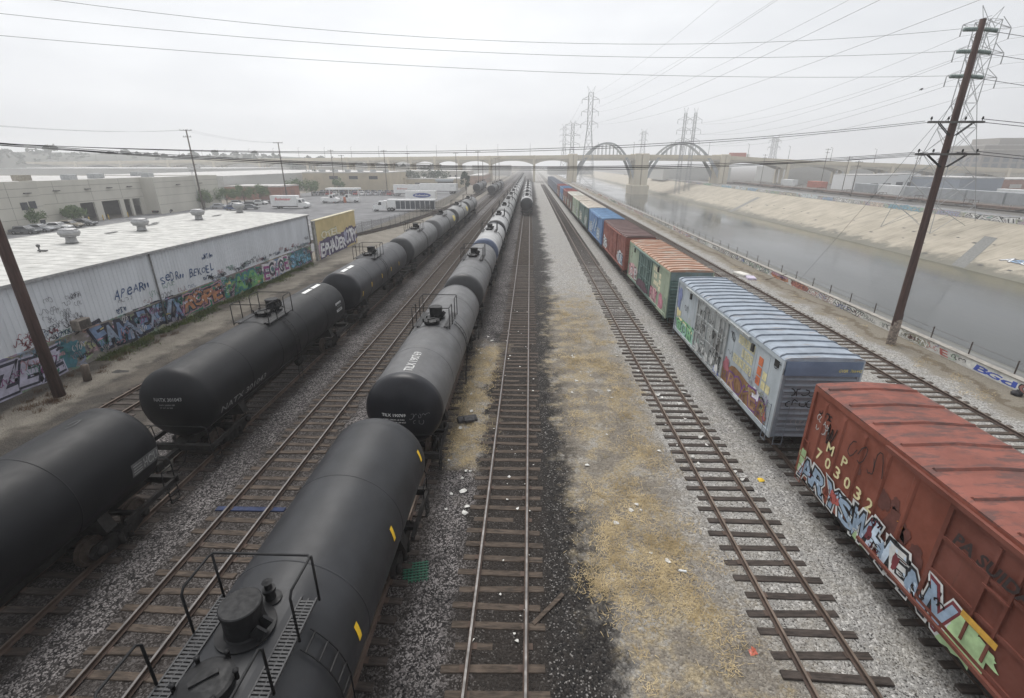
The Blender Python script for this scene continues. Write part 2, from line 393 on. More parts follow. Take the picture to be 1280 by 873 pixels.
def water_mat():
    m, nt, b = new_mat('river_water'); P = coords(nt, (1, .28, 1), world=True)
    sp = nt.nodes.new('ShaderNodeSeparateXYZ'); nt.links.new(coords(nt, world=True), sp.inputs[0])
    c = mixc(nt, maprange(nt, noise(nt, P, .05, 4.), .3, .7), (.032, .037, .038), (.055, .058, .055))
    c = mixc(nt, maprange(nt, math_(nt, 'ADD', sp.outputs[0], math_(nt, 'MULTIPLY', noise(nt, P, .12, 4.), 9.)), 76., 86., 0., .75), c, (.085, .08, .04))
    nt.links.new(c, b.inputs['Base Color'])
    rr = maprange(nt, noise(nt, P, .07, 5., .6), .35, .65, .05, .16); nt.links.new(rr, b.inputs['Roughness'])
    b.inputs['IOR'].default_value = 1.33; b.inputs['Specular IOR Level'].default_value = .34
    bn = nt.nodes.new('ShaderNodeBump'); bn.inputs['Strength'].default_value = .14; bn.inputs['Distance'].default_value = .1
    h = math_(nt, 'ADD', noise(nt, P, .9, 4.), math_(nt, 'MULTIPLY', noise(nt, P, 4.5, 3.), .35))
    nt.links.new(h, bn.inputs['Height']); nt.links.new(bn.outputs[0], b.inputs['Normal']); return m
wt = MB(); strip(wt, 46.5, -7, 86.5, -7); struct(wt.build('water', water_mat()))
ASPH = M('asphalt', (.135, .135, .14), .9, .28, .25, bump=.15)
pl = MB()
pl.add([(-97, -40, .004), (-46, -40, .004), (-46, 62, .004), (-97, 62, .004)], [(0, 1, 2, 3)])
pl.add([(-97, 62, .004), (-31.5, 62, .004), (-31.5, 236, .004), (-97, 236, .004)], [(0, 1, 2, 3)])
struct(pl.build('parking_lot', ASPH))
mk = MB(); r = random.Random(3)                        # worn bay lines
for k in range(14): mk.box(-62 + k * 2.2, -61.88 + k * 2.2, 97, 102, .006, .009)
for k in range(16): mk.box(-94, -88.5, 82 + k * 2.7, 82.12 + k * 2.7, .006, .009)
struct(mk.build('parking_lot_markings', M('worn_white_lines', (.5, .5, .48), .8, .3)))
rd = MB(); strip(rd, 107.5, .004, 119, .004); struct(rd.build('bank_road', M('bank_road_asphalt', (.18, .18, .185), .9, .2, .15)))
ln = MB(); strip(ln, 119.3, .05, 119.7, .05); struct(ln.build('kerb', M('pale_kerb', (.42, .42, .4), .8)))

# ------------------------------------------------------------------ railway tracks
RUST = M('rail_rust', (.08, .054, .042), .85, .3, 2., bump=.2)
STEEL = M('rail_steel_worn', (.135, .128, .125), .5, .2, 2., metal=.6)
DULL = M('rail_head_dull', (.16, .125, .10), .5, .25, 2., metal=.5)
TIE_B = M('tie_wood_brown', (.072, .054, .041), .9, .55, 2.2, bump=.7, stretch=(1, 6, 6), bscale=14.)
TIE_D = M('tie_wood_dark', (.05, .039, .033), .9, .5, 2.2, bump=.7, stretch=(1, 6, 6), bscale=14.)
BLUE = M('tie_wood_blue', (.02, .03, .075), .85, .3, 3.)
def rail_bm(x, y0, y1):
    mb = MB()
    p = [(-.07, .045), (.07, .045), (.07, .06), (.012, .085), (.012, .16), (.037, .175), (.037, .197), (.03, .205), (-.03, .205), (-.037, .197), (-.037, .175), (-.012, .16), (-.012, .085), (-.07, .06)]
    n = len(p); vs = [(x + a, y0, b_) for a, b_ in p] + [(x + a, y1, b_) for a, b_ in p]
    mb.add(vs, [(i, (i + 1) % n, n + (i + 1) % n, n + i) for i in range(n) if i != 7], 0)
    mb.add([vs[7], vs[8], vs[n + 8], vs[n + 7]], [(0, 1, 2, 3)], 1)
    mb.add(vs, [tuple(range(n)), tuple(range(2 * n - 1, n - 1, -1))], 0)
    return mb
tie_mesh = {}
def tie_obj(parent, tm, x, y, i):
    k = (tm.name, i % 5)
    if k not in tie_mesh:
        mb = MB(); q = random.Random(i); mb.bbox(-1.3 + q.uniform(-.06, .06), 1.3 + q.uniform(-.06, .06), -.115, .115, -.1, .05 + q.uniform(-.012, .012), .02)
        mb.box(-.86, -.64, -.09, .09, .05, .062, 1); mb.box(.64, .86, -.09, .09, .05, .062, 1)
        o = mb.build('tie', [tm, RUST]); tie_mesh[k] = o.data; o.parent = parent
    else:
        o = bpy.data.objects.new('tie', tie_mesh[k]); COL.objects.link(o); o.parent = parent
    o.location = (x, y, 0); return o
def track(x, label, head, tm, seed, y1=640, sp=.615, near=100, ystuff=300, sink=0.):
    r = random.Random(seed); t = thing('railway_track', label, 'railway track', (x, 0, 0), group='parallel railway tracks')
    for s in (-.7525, .7525): rail_bm(s, -6, y1).build('rail', [RUST, head], t)
    y = -1.5; n = 0
    while n < near:
        o = tie_obj(t, tm, r.uniform(-.09, .09), y, n); o.rotation_euler = (0, r.uniform(-.008, .008), r.uniform(-.035, .035)); o.location.z = -sink + r.uniform(-.02, .008)
        if seed == 2 and n == 25: o.material_slots[0].link = 'OBJECT'; o.material_slots[0].material = BLUE; o['label'] = 'tie painted blue'
        y += sp + r.uniform(-.03, .03); n += 1
    mb = MB()
    while y < ystuff: mb.box(-1.3 + r.uniform(-.05, .05), 1.3, y - .115, y + .115, -.05, .05); y += sp
    o = mb.build('tie', tm, t); o['kind'] = 'stuff'; return t
track(-21.5, 'old siding track with thin dull rails in the dirt beside the graffiti wall', DULL, TIE_D, 0)
track(-14.5, 'track carrying the black tank cars, the one next to the graffiti warehouse side', DULL, TIE_D, 1)
track(-10.3, 'empty track with shiny rails and brown ties between the two tank car strings', STEEL, TIE_B, 2, sink=.008)
track(-4.95, 'track hidden under the grey tank car string with white lettering', DULL, TIE_D, 3)
track(-.7, 'empty track with shiny rails in dark ballast, ending at a distant black tank car', STEEL, TIE_B, 4, sink=.028)
track(7.8, 'rusty empty track on pale gravel beside the boxcars, littered with paper', DULL, TIE_D, 5)
track(12.0, 'track carrying the graffiti covered boxcars', DULL, TIE_D, 6)
track(22.5, 'track with close brown ties between the boxcars and the river wall', DULL, TIE_B, 7)
# the curved spur that leaves the siding and runs up to the yard fence
sp_pts = [(-46, 66), (-40, 71.5), (-35, 77.5), (-30.6, 86), (-27.3, 100), (-25.2, 120), (-23.8, 140), (-22.9, 165), (-22.2, 190), (-21.6, 230), (-21.5, 290)]
t = thing('railway_track', 'curved spur track swinging left from the siding past the yard fence', 'railway track', group='parallel railway tracks')
def offs(pts, d):
    out = []
    for i, p in enumerate(pts):
        a = pts[max(0, i - 1)]; b_ = pts[min(len(pts) - 1, i + 1)]; dx, dy = b_[0] - a[0], b_[1] - a[1]; L = sqrt(dx * dx + dy * dy)
        out.append((p[0] + dy / L * d, p[1] - dx / L * d))
    return out
for s in (-.75, .75):
    mb = MB(); q = offs(sp_pts, s)
    for a, b_ in zip(q, q[1:]): mb.bar((a[0], a[1], .13), (b_[0], b_[1], .13), .08, .16)
    mb.build('rail', RUST, t)
mb = MB()
for (a, b_) in zip(sp_pts, sp_pts[1:]):
    dx, dy = b_[0] - a[0], b_[1] - a[1]; L = sqrt(dx * dx + dy * dy); n = int(L / .62)
    for k in range(n):
        x, y = a[0] + dx * k / n, a[1] + dy * k / n; nx, ny = dy / L, -dx / L
        mb.bar((x - nx * 1.3, y - ny * 1.3, .02), (x + nx * 1.3, y + ny * 1.3, .02), .23, .07)
o = mb.build('tie', TIE_D, t); o['kind'] = 'stuff'
for x, lb in ((128., 'far bank track under the empty flat wagons'), (133., 'far bank track under the grey containers')):
    t = thing('railway_track', lb, 'railway track', (x, 0, 0), group='tracks across the river')
    for s in (-.75, .75):
        mb = MB(); mb.box(s - .04, s + .04, 20, 640, .02, .18); mb.build('rail', RUST, t)
# ------------------------------------------------------------------ rolling stock, shared pieces
IRON = M('wagon_iron', (.022, .02, .019), .8, .4, 3., rust=.62, rustcol=(.07, .04, .028), spec=.25)
IRONB = M('black_iron', (.012, .012, .013), .55, .3, 4., spec=.25)
WHEELM = M('wheel_steel', (.09, .07, .058), .6, .3, 4., metal=.4)
GRATE = M('grating_steel', (.04, .04, .042), .6, .3, 20.)
def wheel_mb():
    mb = MB(); mb.lathe([(.05, -.09), (.16, -.10), (.18, -.03), (.36, -.02), (.40, -.065), (.455, -.065), (.46, .05), (.50, .055), (.50, .085), (.38, .07), (.2, .05), (.14, .12), (.05, .12)], 22, 'x', sharp=True); return mb
WH = None
def bogie(parent, y, full=True):
    global WH
    mb = MB()
    for s in (-1, 1):
        x = s * 1.0
        P = [(-1.15, .62), (-.95, .82), (-.35, .80), (-.12, .72), (.12, .72), (.35, .80), (.95, .82), (1.15, .62), (1.1, .44), (.85, .42), (.42, .26), (-.42, .26), (-.85, .42), (-1.1, .44)]
        mb.prism([(y + a, b + .02) for a, b in P], x - .07, x + .07)
        for k in (-.17, .17): mb.lathe([(.09, .30), (.09, .68)], 8, 'z', (s * 1.12, y + k, 0))
        for k in (-.89, .89): mb.lathe([(.14, 0), (.15, .12), (.06, .15)], 10, 'x', (s * 1.07 if s > 0 else -1.22, y + k, .66))
    mb.bar((-1.15, y, .66), (1.15, y, .66), .34, .26)
    for k in (-.89, .89): mb.tube([(-.85, y + k, .66), (.85, y + k, .66)], .075, 8)
    o = mb.build('bogie', IRON, parent)
    if full:
        for k in (-.89, .89):
            for s in (-1, 1):
                if WH is None: q = wheel_mb().build('wheel', WHEELM, o); WH = q.data
                else: q = bpy.data.objects.new('wheel', WH); COL.objects.link(q); q.parent = o
                q.location = (s * .75, y + k, .66); q.rotation_euler = (0, 0, 0 if s < 0 else pi)
    return o
def coupler(parent, y, s):
    mb = MB(); mb.box(-.09, .09, min(y, y + s * .75), max(y, y + s * .75), .86, 1.06)
    mb.bbox(-.2, .17, min(y + s * .7, y + s * 1.05), max(y + s * .7, y + s * 1.05), .80, 1.12, .05)
    mb.tube([(.35, y + s * .05, .95), (.4, y + s * .35, .6), (.3, y + s * .7, .42), (.05, y + s * .95, .5)], .03, 6)
    return mb.build('coupler', IRON, parent)

# ------------------------------------------------------------------ tank car
R_, ZC, HL = 1.55, 2.80, 7.3
def tank_mat(name, col, dust, rough=.42):
    """painted shell: dust lies on the crown, grime runs down from the hatch"""
    if name in MATS: return MATS[name]
    m, nt, b = new_mat(name); v = coords(nt); s = coords(nt, (2., .9, .35))
    n1 = noise(nt, v, 1.1, 7., .62); n2 = noise(nt, s, 1.6, 7., .7)
    c = mixc(nt, maprange(nt, n1, .3, .7), [x * .8 for x in col], [x * 1.2 for x in col])
    c = mixc(nt, maprange(nt, n2, .48, .75, 0., .4), c, dust)
    c = mixc(nt, maprange(nt, noise(nt, v, 9., 4.), .68, .72, 0., .35), c, [min(1, x * 1.5) for x in dust])
    nt.links.new(c, b.inputs['Base Color'])
    nt.links.new(maprange(nt, n2, .35, .7, rough - .03, rough + .06), b.inputs['Roughness'])
    bn = nt.nodes.new('ShaderNodeBump'); bn.inputs['Strength'].default_value = .03; bn.inputs['Distance'].default_value = .05
    nt.links.new(noise(nt, v, 1.7, 2.), bn.inputs['Height']); nt.links.new(bn.outputs[0], b.inputs['Normal'])
    b.inputs['Specular IOR Level'].default_value = .26
    MATS[name] = m; return m
T_BLACK = tank_mat('tank_black', (.0075, .0078, .0095), (.015, .015, .0165), .5)
T_DARK = tank_mat('tank_dark_grey', (.027, .028, .031), (.04, .0395, .04), .45)
T_GREY = tank_mat('tank_grey', (.105, .105, .107), (.14, .137, .132), .42)
T_PALE = tank_mat('tank_pale_grey', (.33, .33, .33), (.36, .355, .34), .45)
T_MID = tank_mat('tank_mid_grey', (.20, .20, .198), (.24, .235, .225), .45)
H_BLACK = tank_mat('head_black', (.014, .0145, .018), (.028, .028, .03), .36)
H_BLUE = tank_mat('head_blue', (.075, .095, .15), (.1, .115, .15), .4)
H_DGREY = tank_mat('head_dark', (.04, .04, .042), (.06, .06, .06), .42)
WHITE = M('stencil_white', (.72, .72, .70), .7, .15, 6.)
YEL = M('reflective_yellow', (.78, .50, .03), .45, .1, 6.)
def tank_map(phi0, ylo, flip=1):
    """text rectangle wrapped on the barrel; reading along +y, up towards the crown"""
    def mp(u, v, l):
        a = phi0 - flip * v / R_
        l += .014; return ((R_ + l) * sin(a), ylo + u * flip, ZC + (R_ + l) * cos(a))
    return mp
def head_bulge(x, z):
    q = 1 - min(1., (x * x + z * z) / (R_ * R_)); return .72 * sqrt(max(q, 0))
def head_map(l_):
    def mp(u, v, l):
        return (u, -HL - head_bulge(u, v - ZC) - .022 - l, v)
    return mp
def tank_car(label, body, head, loc, hatch=-.55, full=True, group=None, py=0.):
    t = thing('tank_car', label, 'tank car', loc, group=group)
    mb = MB(); n = 72
    mb.lathe([(R_, -HL), (R_, HL)], n, 'y', (0, 0, ZC), caps=False)
    for y in (-4.4, -1.5, 1.5, 4.4): mb.lathe([(R_ - .004, y - .03), (R_ + .012, y - .008), (R_ + .012, y + .008), (R_ - .004, y + .03)], n, 'y', (0, 0, ZC), caps=False)
    mb.build('tank', body, t)
    for s in (-1, 1):
        mb = MB(); pr = []
        for k in range(11):
            a = pi / 2 * k / 10; pr.append((max(R_ * cos(a), .002), s * (HL + .72 * sin(a))))
        pr = [(R_ + .004, s * (HL - .22)), (R_ + .005, s * HL)] + pr[1:]
        mb.lathe(pr, n, 'y', (0, 0, ZC), caps=False); o = mb.build('tank_head', head, t)
        # end sill, saddle, railing and steps
        mb = MB(); y = s * 7.95
        mb.box(-.3, .3, min(s * 4.6, y), max(s * 4.6, y), .88, 1.22)
        mb.box(-1.45, 1.45, y - .09, y + .09, .95, 1.2)
        for x in (-1, 1):
            mb.bar((x * 1.4, s * 5.6, 1.08), (x * 1.4, y, 1.08), .1, .18); mb.bar((x * 1.38, s * 6.1, 1.1), (x * .35, s * 6.1, 1.05), .14, .12)
            for k in range(3): mb.bar((x * 1.42, y - s * .05, .95 - .3 * k), (x * 1.42, y - s * .48, .95 - .3 * k), .12, .03)
            mb.bar((x * 1.42, y - s * .05, 1.), (x * 1.42, y - s * .05, .33), .03); mb.bar((x * 1.42, y - s * .48, 1.), (x * 1.42, y - s * .48, .33), .03)
        P = [(x * cos(radians(a)) * 1.0, 0) for x, a in ()]
        sad = [(-1.35, 1.22)] + [(-(R_ + .02) * sin(radians(a)), ZC - (R_ + .02) * cos(radians(a))) for a in (48, 36, 24, 12, 0, -12, -24, -36, -48)] + [(1.35, 1.22), (.5, 1.1), (-.5, 1.1)]
        mb.prism(sad, s * 5.2 - .2, s * 5.2 + .2, 'y'); mb.build('end_sill', IRON, t)
        mb = MB(); q = y - s * .02
        mb.tube([(-1.4, q, 1.15), (-1.4, q, 1.85), (-1.33, q, 1.98), (-1.2, q, 2.03), (1.2, q, 2.03), (1.33, q, 1.98), (1.4, q, 1.85), (1.4, q, 1.15)], .022, 6)
        for x in (-1.4, 1.4): mb.tube([(x, q, 1.7), (x, q - s * .5, 1.7), (x, q - s * .55, 1.15)], .02, 6)
        mb.build('end_rail', IRONB, t)
        coupler(t, y, s)
        if full: bogie(t, s * 5.75)
    # walkway gratings beside the manway
    for s in (-1, 1):
        mb = MB(); x0, x1 = (s * .62, s * .95) if s > 0 else (s * .95, s * .62)
        zt = ZC + sqrt(R_ ** 2 - .78 ** 2) + .13
        for k in range(36): mb.box(x0 + .02, x1 - .02, py - 1.2 + k * .067, py - 1.162 + k * .067, zt - .02, zt)
        mb.box(x0, x0 + .03, py - 1.25, py + 1.25, zt - .06, zt + .008); mb.box(x1 - .03, x1, py - 1.25, py + 1.25, zt - .06, zt + .008); mb.box((x0 + x1) / 2 - .01, (x0 + x1) / 2 + .01, py - 1.24, py + 1.24, zt - .03, zt - .003)
        for yy in (py - 1.15, py, py + 1.15): mb.bar((s * .78, yy, zt - .02), (s * .7, yy, zt - .22), .05)
        mb.build('walkway_grating', GRATE, t)
    # flat reinforcing pad under the fittings
    mb = MB()
    for k in range(9):
        a0 = radians(-24 + k * 48 / 9); a1 = radians(-24 + (k + 1) * 48 / 9); Rr = R_ + .022
        mb.add([(Rr * sin(a0), py - 1.35, ZC + Rr * cos(a0)), (Rr * sin(a1), py - 1.35, ZC + Rr * cos(a1)), (Rr * sin(a1), py + 1.35, ZC + Rr * cos(a1)), (Rr * sin(a0), py + 1.35, ZC + Rr * cos(a0))], [(0, 1, 2, 3)], 0, True)
    mb.build('fitting_pad', body, t)
    top = ZC + R_
    mb = MB(); yv = hatch + 1.05
    mb.lathe([(.50, top + .01), (.50, top + .05), (.36, top + .06), (.335, top + .09), (.33, top + .52), (.35, top + .53), (.35, top + .60), (.33, top + .615)], 32, 'z', (.0, yv, 0), sharp=True)
    for k in (-1, 1):
        mb.bar((.30, yv + k * .1 - .15, top + .12), (.48, yv + k * .1 - .15, top + .34), .05, .2)
    mb.build('valve_housing', IRONB, t)
    mb = MB(); mb.lathe([(.40, top + .01), (.40, top + .14), (.42, top + .145), (.42, top + .19), (.37, top + .21), (.2, top + .24), (.02, top + .25)], 26, 'z', (-.02, hatch, 0), sharp=True)
    for k in range(6):
        a = k * pi / 3 + .3; mb.lathe([(.035, top + .1), (.035, top + .27), (.05, top + .27), (.05, top + .30)], 6, 'z', (-.02 + .44 * cos(a), hatch + .44 * sin(a), 0))
    mb.bar((-.2, hatch - .12, top + .26), (.12, hatch + .14, top + .26), .09, .05)
    mb.build('manway_cover', IRONB, t)
    mb = MB(); yy = yv + .62
    mb.lathe([(.2, top), (.2, top + .03), (.1, top + .04), (.09, top + .2), (.12, top + .21), (.12, top + .27), (.07, top + .28), (.06, top + .42), (.1, top + .43), (.02, top + .46)], 14, 'z', (.12, yy, 0), sharp=True); mb.build('relief_valve', IRONB, t)
    # guard rails: one goal-post frame at each end of the platform with short returns
    zr = top + .92; zb = ZC + sqrt(R_ ** 2 - .9 ** 2) + .08
    for s in (-1, 1):
        mb = MB(); ye = py + s * 1.3
        mb.tube([(-.95, ye - s * .85, zb), (-.95, ye - s * .85, zr - .1), (-.95, ye - s * .77, zr), (-.95, ye - s * .08, zr), (-.9, ye, zr), (.9, ye, zr), (.95, ye - s * .08, zr), (.95, ye - s * .77, zr), (.95, ye - s * .85, zr - .1), (.95, ye - s * .85, zb)], .024, 7)
        for x in (-.95, .95): mb.tube([(x, ye, zb), (x, ye, zr - .02)], .024, 7)
        mb.build('guard_rail', IRONB, t)
    # side ladders
    for s in (-1, 1):
        mb = MB()
        for yy in (-.2, .2):
            pts = [(s * (R_ + .07) * sin(radians(a)), yy, ZC + (R_ + .07) * cos(radians(a))) for a in range(38, 96, 8)]
            pts += [(s * 1.62, yy, 2.2), (s * 1.5, yy, 1.1), (s * 1.5, yy, .5)]; mb.tube(pts, .016, 5)
        for a in range(42, 96, 11): mb.bar((s * (R_ + .07) * sin(radians(a)), -.2, ZC + (R_ + .07) * cos(radians(a))), (s * (R_ + .07) * sin(radians(a)), .2, ZC + (R_ + .07) * cos(radians(a))), .025)
        for z in (2.2, 1.85, 1.5, 1.15, .8, .5): mb.bar((s * (1.5 + (z - 1.1) * .11 if z > 1.1 else 1.5), -.2, z), (s * (1.5 + (z - 1.1) * .11 if z > 1.1 else 1.5), .2, z), .025)
        mb.build('ladder', IRONB, t)
    # side rub strip and brake gear below the belly
    mb = MB(); mb.bar((-.35, -4.5, 1.05), (-.35, 4.5, 1.05), .12, .2); mb.bar((.35, -4.5, 1.05), (.35, 4.5, 1.05), .12, .2)
    mb.lathe([(.2, 1.2), (.2, 2.0)], 12, 'y', (.75, 0, .95)); mb.lathe([(.16, .2), (.16, .9)], 12, 'y', (-.7, 0, .95))
    mb.lathe([(.22, .82), (.22, 1.27)], 16, 'z', (0, .2, 0)); mb.build('brake_gear', IRON, t)
    return t
gT = 'tank cars of the long middle string'; gA = 'tank cars of the string beside the graffiti warehouse'; gC = 'tank cars far along the centre track'
def yellow_marks(t, marks, s=1):
    mb = MB()
    for y, ph in marks:
        for k in range(3):
            a0 = radians(ph - 7 + k * 5); a1 = radians(ph - 7 + (k + 1) * 5); q = R_ + .012
            mb.add([(s * q * sin(a0), y - .07, ZC + q * cos(a0)), (s * q * sin(a1), y - .07, ZC + q * cos(a1)), (s * q * sin(a1), y + .07, ZC + q * cos(a1)), (s * q * sin(a0), y + .07, ZC + q * cos(a0))], [(0, 1, 2, 3)], 0, True)
    return mb.build('reflective_strip', YEL, t)
XT, XA = -4.95, -14.5
c1 = tank_car('dark grey tank car with yellow flank strips and its top fittings in full view', T_DARK, T_DARK, (XT, 5.95, 0), -1.1, group=gT, py=-.55)
for y, ph in ((12.9, 73), (9.58, 77), (6.89, 79)): yellow_marks(c1, [(y - 5.95, ph)])
c2 = tank_car('grey tank car with a glossy black end, white stencilled number and chalk scribble', T_GREY, H_BLACK, (XT, 24.05, 0), -1.0, group=gT)
mb = MB(); put_text(mb, tank_map(radians(6), 17.1 - 24.05), 'TILX 190769', 0, -.17, 2.0, .36, 0, .012)
mb.build('stencil_number', M('stencil_worn', (.54, .54, .53), .7, .3, 9.), c2)
mb = MB(); hm_ = head_map(0)
put_text(mb, hm_, 'TILX 190769', -.72, 2.86, .95, .13, 0, .02); put_text(mb, hm_, 'CAPY 198000 LB KGS', -.68, 2.70, .85, .06, 0, .01)
put_text(mb, hm_, 'LD LMT 190700 LBS KGS', -.68, 2.58, .9, .06, 0, .01); put_text(mb, hm_, 'LT WT 73 200', -.6, 2.46, .55, .06, 0, .01)
mb.build('stencil_lettering', WHITE, c2)
mb = MB(); CH = M('chalk_marks', (.16, .16, .165), .9)
scribble(mb, hm_, .38, 2.72, .75, .3, 0, .018, 5, 5); scribble(mb, hm_, .5, 2.45, .4, .3, 0, .018, 8, 2); mb.build('chalk_scribble', CH, c2)
c3 = tank_car('dark grey tank car with a dull charcoal end coupled behind the white numbered one', tank_mat('tank_ash', (.10, .10, .102), (.135, .13, .126)), H_DGREY, (XT, 42., 0), -.3, group=gT)
c4_ = tank_car('pale grey tank car with a broad blue end band in the middle string', T_PALE, H_BLUE, (XT, 59.9, 0), -.3, group=gT)
c5 = tank_car('pale grey tank car with a dark charcoal end band following the blue banded one', T_PALE, H_DGREY, (XT, 77.8, 0), -.3, group=gT)
seq = ['sixth', 'seventh', 'eighth', 'ninth', 'tenth', 'eleventh', 'twelfth', 'thirteenth', 'fourteenth', 'fifteenth', 'sixteenth', 'seventeenth', 'eighteenth', 'nineteenth', 'twentieth', 'twenty-first', 'twenty-second']
sk = ('bogie', 'brake_gear', 'relief_valve', 'ladder', 'fitting_pad', 'walkway_grating')
rr = random.Random(5)
for k, nm in enumerate(seq):
    bc = rr.choice([T_PALE, T_PALE, T_MID]); hc = rr.choice([H_DGREY, T_MID, H_DGREY])
    dup(c5, (XT, 95.7 + 17.9 * k, 0), label='%s tank car from the near end of the long middle string' % nm, skip=() if k < 1 else sk, recolor={'tank': bc, 'tank_head': hc})
# string beside the warehouse
a1 = tank_car('black tank car with a grey placard low near its rounded end', T_BLACK, T_BLACK, (XA, 6.3, 0), -.5, group=gA)
mb = MB(); pm = tank_map(radians(99), 12.55 - 6.3)
mb.add([pm(0, -.18, .01), pm(1.15, -.18, .01), pm(1.15, .06, .012), pm(0, .06, .012), pm(1.15, .3, .01), pm(0, .3, .01)], [(0, 1, 2, 3), (3, 2, 4, 5)], 0, True)
for k in range(4): mb.add([pm(.06, -.12 + k * .1, .014), pm(.42, -.12 + k * .1, .014), pm(.42, -.09 + k * .1, .014), pm(.06, -.09 + k * .1, .014)], [(0, 1, 2, 3)], 1)
put_text(mb, pm, 'HCIU', .5, -.1, .6, .34, 1, .01, lift=.016); mb.build('placard', [M('placard_grey', (.10, .10, .10), .7), M('placard_light', (.28, .28, .27), .7)], a1)
mb = MB(); pm = tank_map(radians(8), 12.2 - 6.3); scribble(mb, pm, 0, 0, .7, .3, 0, .04, 4, 1); mb.build('scrape_mark', M('scrape', (.05, .05, .052), .6), a1)
a2 = tank_car('black tank car with a small white stencilled number on its rounded end', T_BLACK, T_BLACK, (XA, 24.3, 0), -.1, group=gA)
mb = MB(); put_text(mb, hm_, 'NATX 301043', -.42, 3.2, 1.1, .15, 0, .02); put_text(mb, hm_, 'CAPY 200000 LBS', -.22, 3.02, .62, .06, 0, .01); put_text(mb, hm_, 'LT WT 83 500', -.2, 2.9, .5, .06, 0, .01)
put_text(mb, tank_map(radians(113), 17.4 - 24.3), 'NATX 301043', 0, -.12, 3.6, .34, 0, .008); mb.build('stencil_lettering', M('stencil_dim', (.24, .24, .235), .7), a2)
mb = MB(); pm = tank_map(radians(6), 28.7 - 24.3); mb.add([pm(0, -.12, .01), pm(1.1, -.12, .01), pm(1.1, .12, .01), pm(0, .12, .01)], [(0, 1, 2, 3)]); mb.add([pm(1.3, -.12, .01), pm(2.4, -.12, .01), pm(2.4, .12, .01), pm(1.3, .12, .01)], [(0, 1, 2, 3)]); mb.build('white_panel', WHITE, a2)
mb = MB(); pm = tank_map(radians(96), 30.2 - 24.3); mb.add([pm(0, 0, .01), pm(.9, 0, .01), pm(.9, .62, .01), pm(0, .62, .01)], [(0, 1, 2, 3)], 0)
for k in range(4): mb.add([pm(.08, .08 + k * .13, .014), pm(.8, .08 + k * .13, .014), pm(.8, .13 + k * .13, .014), pm(.08, .13 + k * .13, .014)], [(0, 1, 2, 3)], 1)
mb.build('placard', [M('placard_pale', (.42, .42, .42), .7), M('placard_text', (.1, .1, .1), .7)], a2)
mb = MB(); pm = tank_map(radians(104), 16.9 - 24.3); mb.add([pm(0, -.75, .01), pm(7.5, -.75, .01), pm(7.5, -.69, .01), pm(0, -.69, .01)], [(0, 1, 2, 3)]); mb.build('pale_seam_strip', M('seam_pale', (.3, .3, .3), .6), a2)
a3 = tank_car('charcoal tank car with yellow strips on its flank and two white panels on the crown', tank_mat('tank_charcoal', (.036, .037, .041), (.06, .06, .062)), H_BLACK, (XA, 42.3, 0), -.3, group=gA)
for y, ph in ((35.6, 100), (37.8, 92), (40.7, 90), (43.6, 90), (46.4, 92)): yellow_marks(a3, [(y - 42.3, ph)])
mb = MB(); pm = tank_map(radians(8), 35.2 - 42.3)
for q in (0, 1.25): mb.add([pm(q, -.14, .01), pm(q + 1.05, -.14, .01), pm(q + 1.05, .14, .01), pm(q, .14, .01)], [(0, 1, 2, 3)])
mb.build('white_panel', WHITE, a3)
a4 = tank_car('mid grey tank car with a charcoal end in the string beside the yellow wall', T_GREY, H_DGREY, (XA, 60.3, 0), -.3, group=gA)
for k, (bc, hc, lb) in enumerate(((T_GREY, T_GREY, 'grey tank car with a yellow flank patch, opposite the white semi truck'), (T_MID, H_DGREY, 'last but one tank car of the warehouse side string, yellow patch on its flank'), (T_GREY, H_DGREY, 'last grey tank car of the warehouse side string, facing open track'))):
    q = dup(a4, (XA, 78.3 + 18 * k, 0), label=lb, skip=() if k < 1 else ('brake_gear', 'relief_valve'), recolor={'tank': bc, 'tank_head': hc})
    if k < 2:
        mb = MB(); pm = tank_map(radians(74), 4.2); blob(mb, pm, 0, -.45, 2.0, .95, 0, 3, .012, 20, .1); mb.build('yellow_logo', M('logo_yellow', (.62, .50, .12), .6), q)
c9 = dup(c5, (-.7, 126., 0), label='black ended grey tank car heading the string on the centre track', group=gC, recolor={'tank': T_PALE, 'tank_head': H_BLACK})
for k, nm in enumerate(('second', 'third', 'fourth', 'fifth', 'sixth', 'seventh')):
    dup(c5, (-.7, 143.9 + 17.9 * k, 0), label='%s tank car from the near end of the distant centre track string' % nm, group=gC, skip=sk, recolor={'tank': rr.choice([T_PALE, T_MID]), 'tank_head': rr.choice([H_DGREY, T_MID])})
gF = 'dark tank cars far off by the bridge piers'
for k in range(3):
    dup(c5, (-14.5 + k * .35, 194 + 18 * k, 0), label='%s dark tank car of the far string on the warehouse side track' % ('first', 'second', 'third')[k], group=gF, skip=sk, recolor={'tank': rr.choice([T_DARK, T_MID]), 'tank_head': H_BLACK})
for k in range(2):
    dup(c5, (-21.6, 208 + 18 * k, 0), label='%s dark tank car standing on the siding beside the far string' % ('near', 'rear')[k], group=gF, skip=sk, recolor={'tank': T_DARK, 'tank_head': H_BLACK})
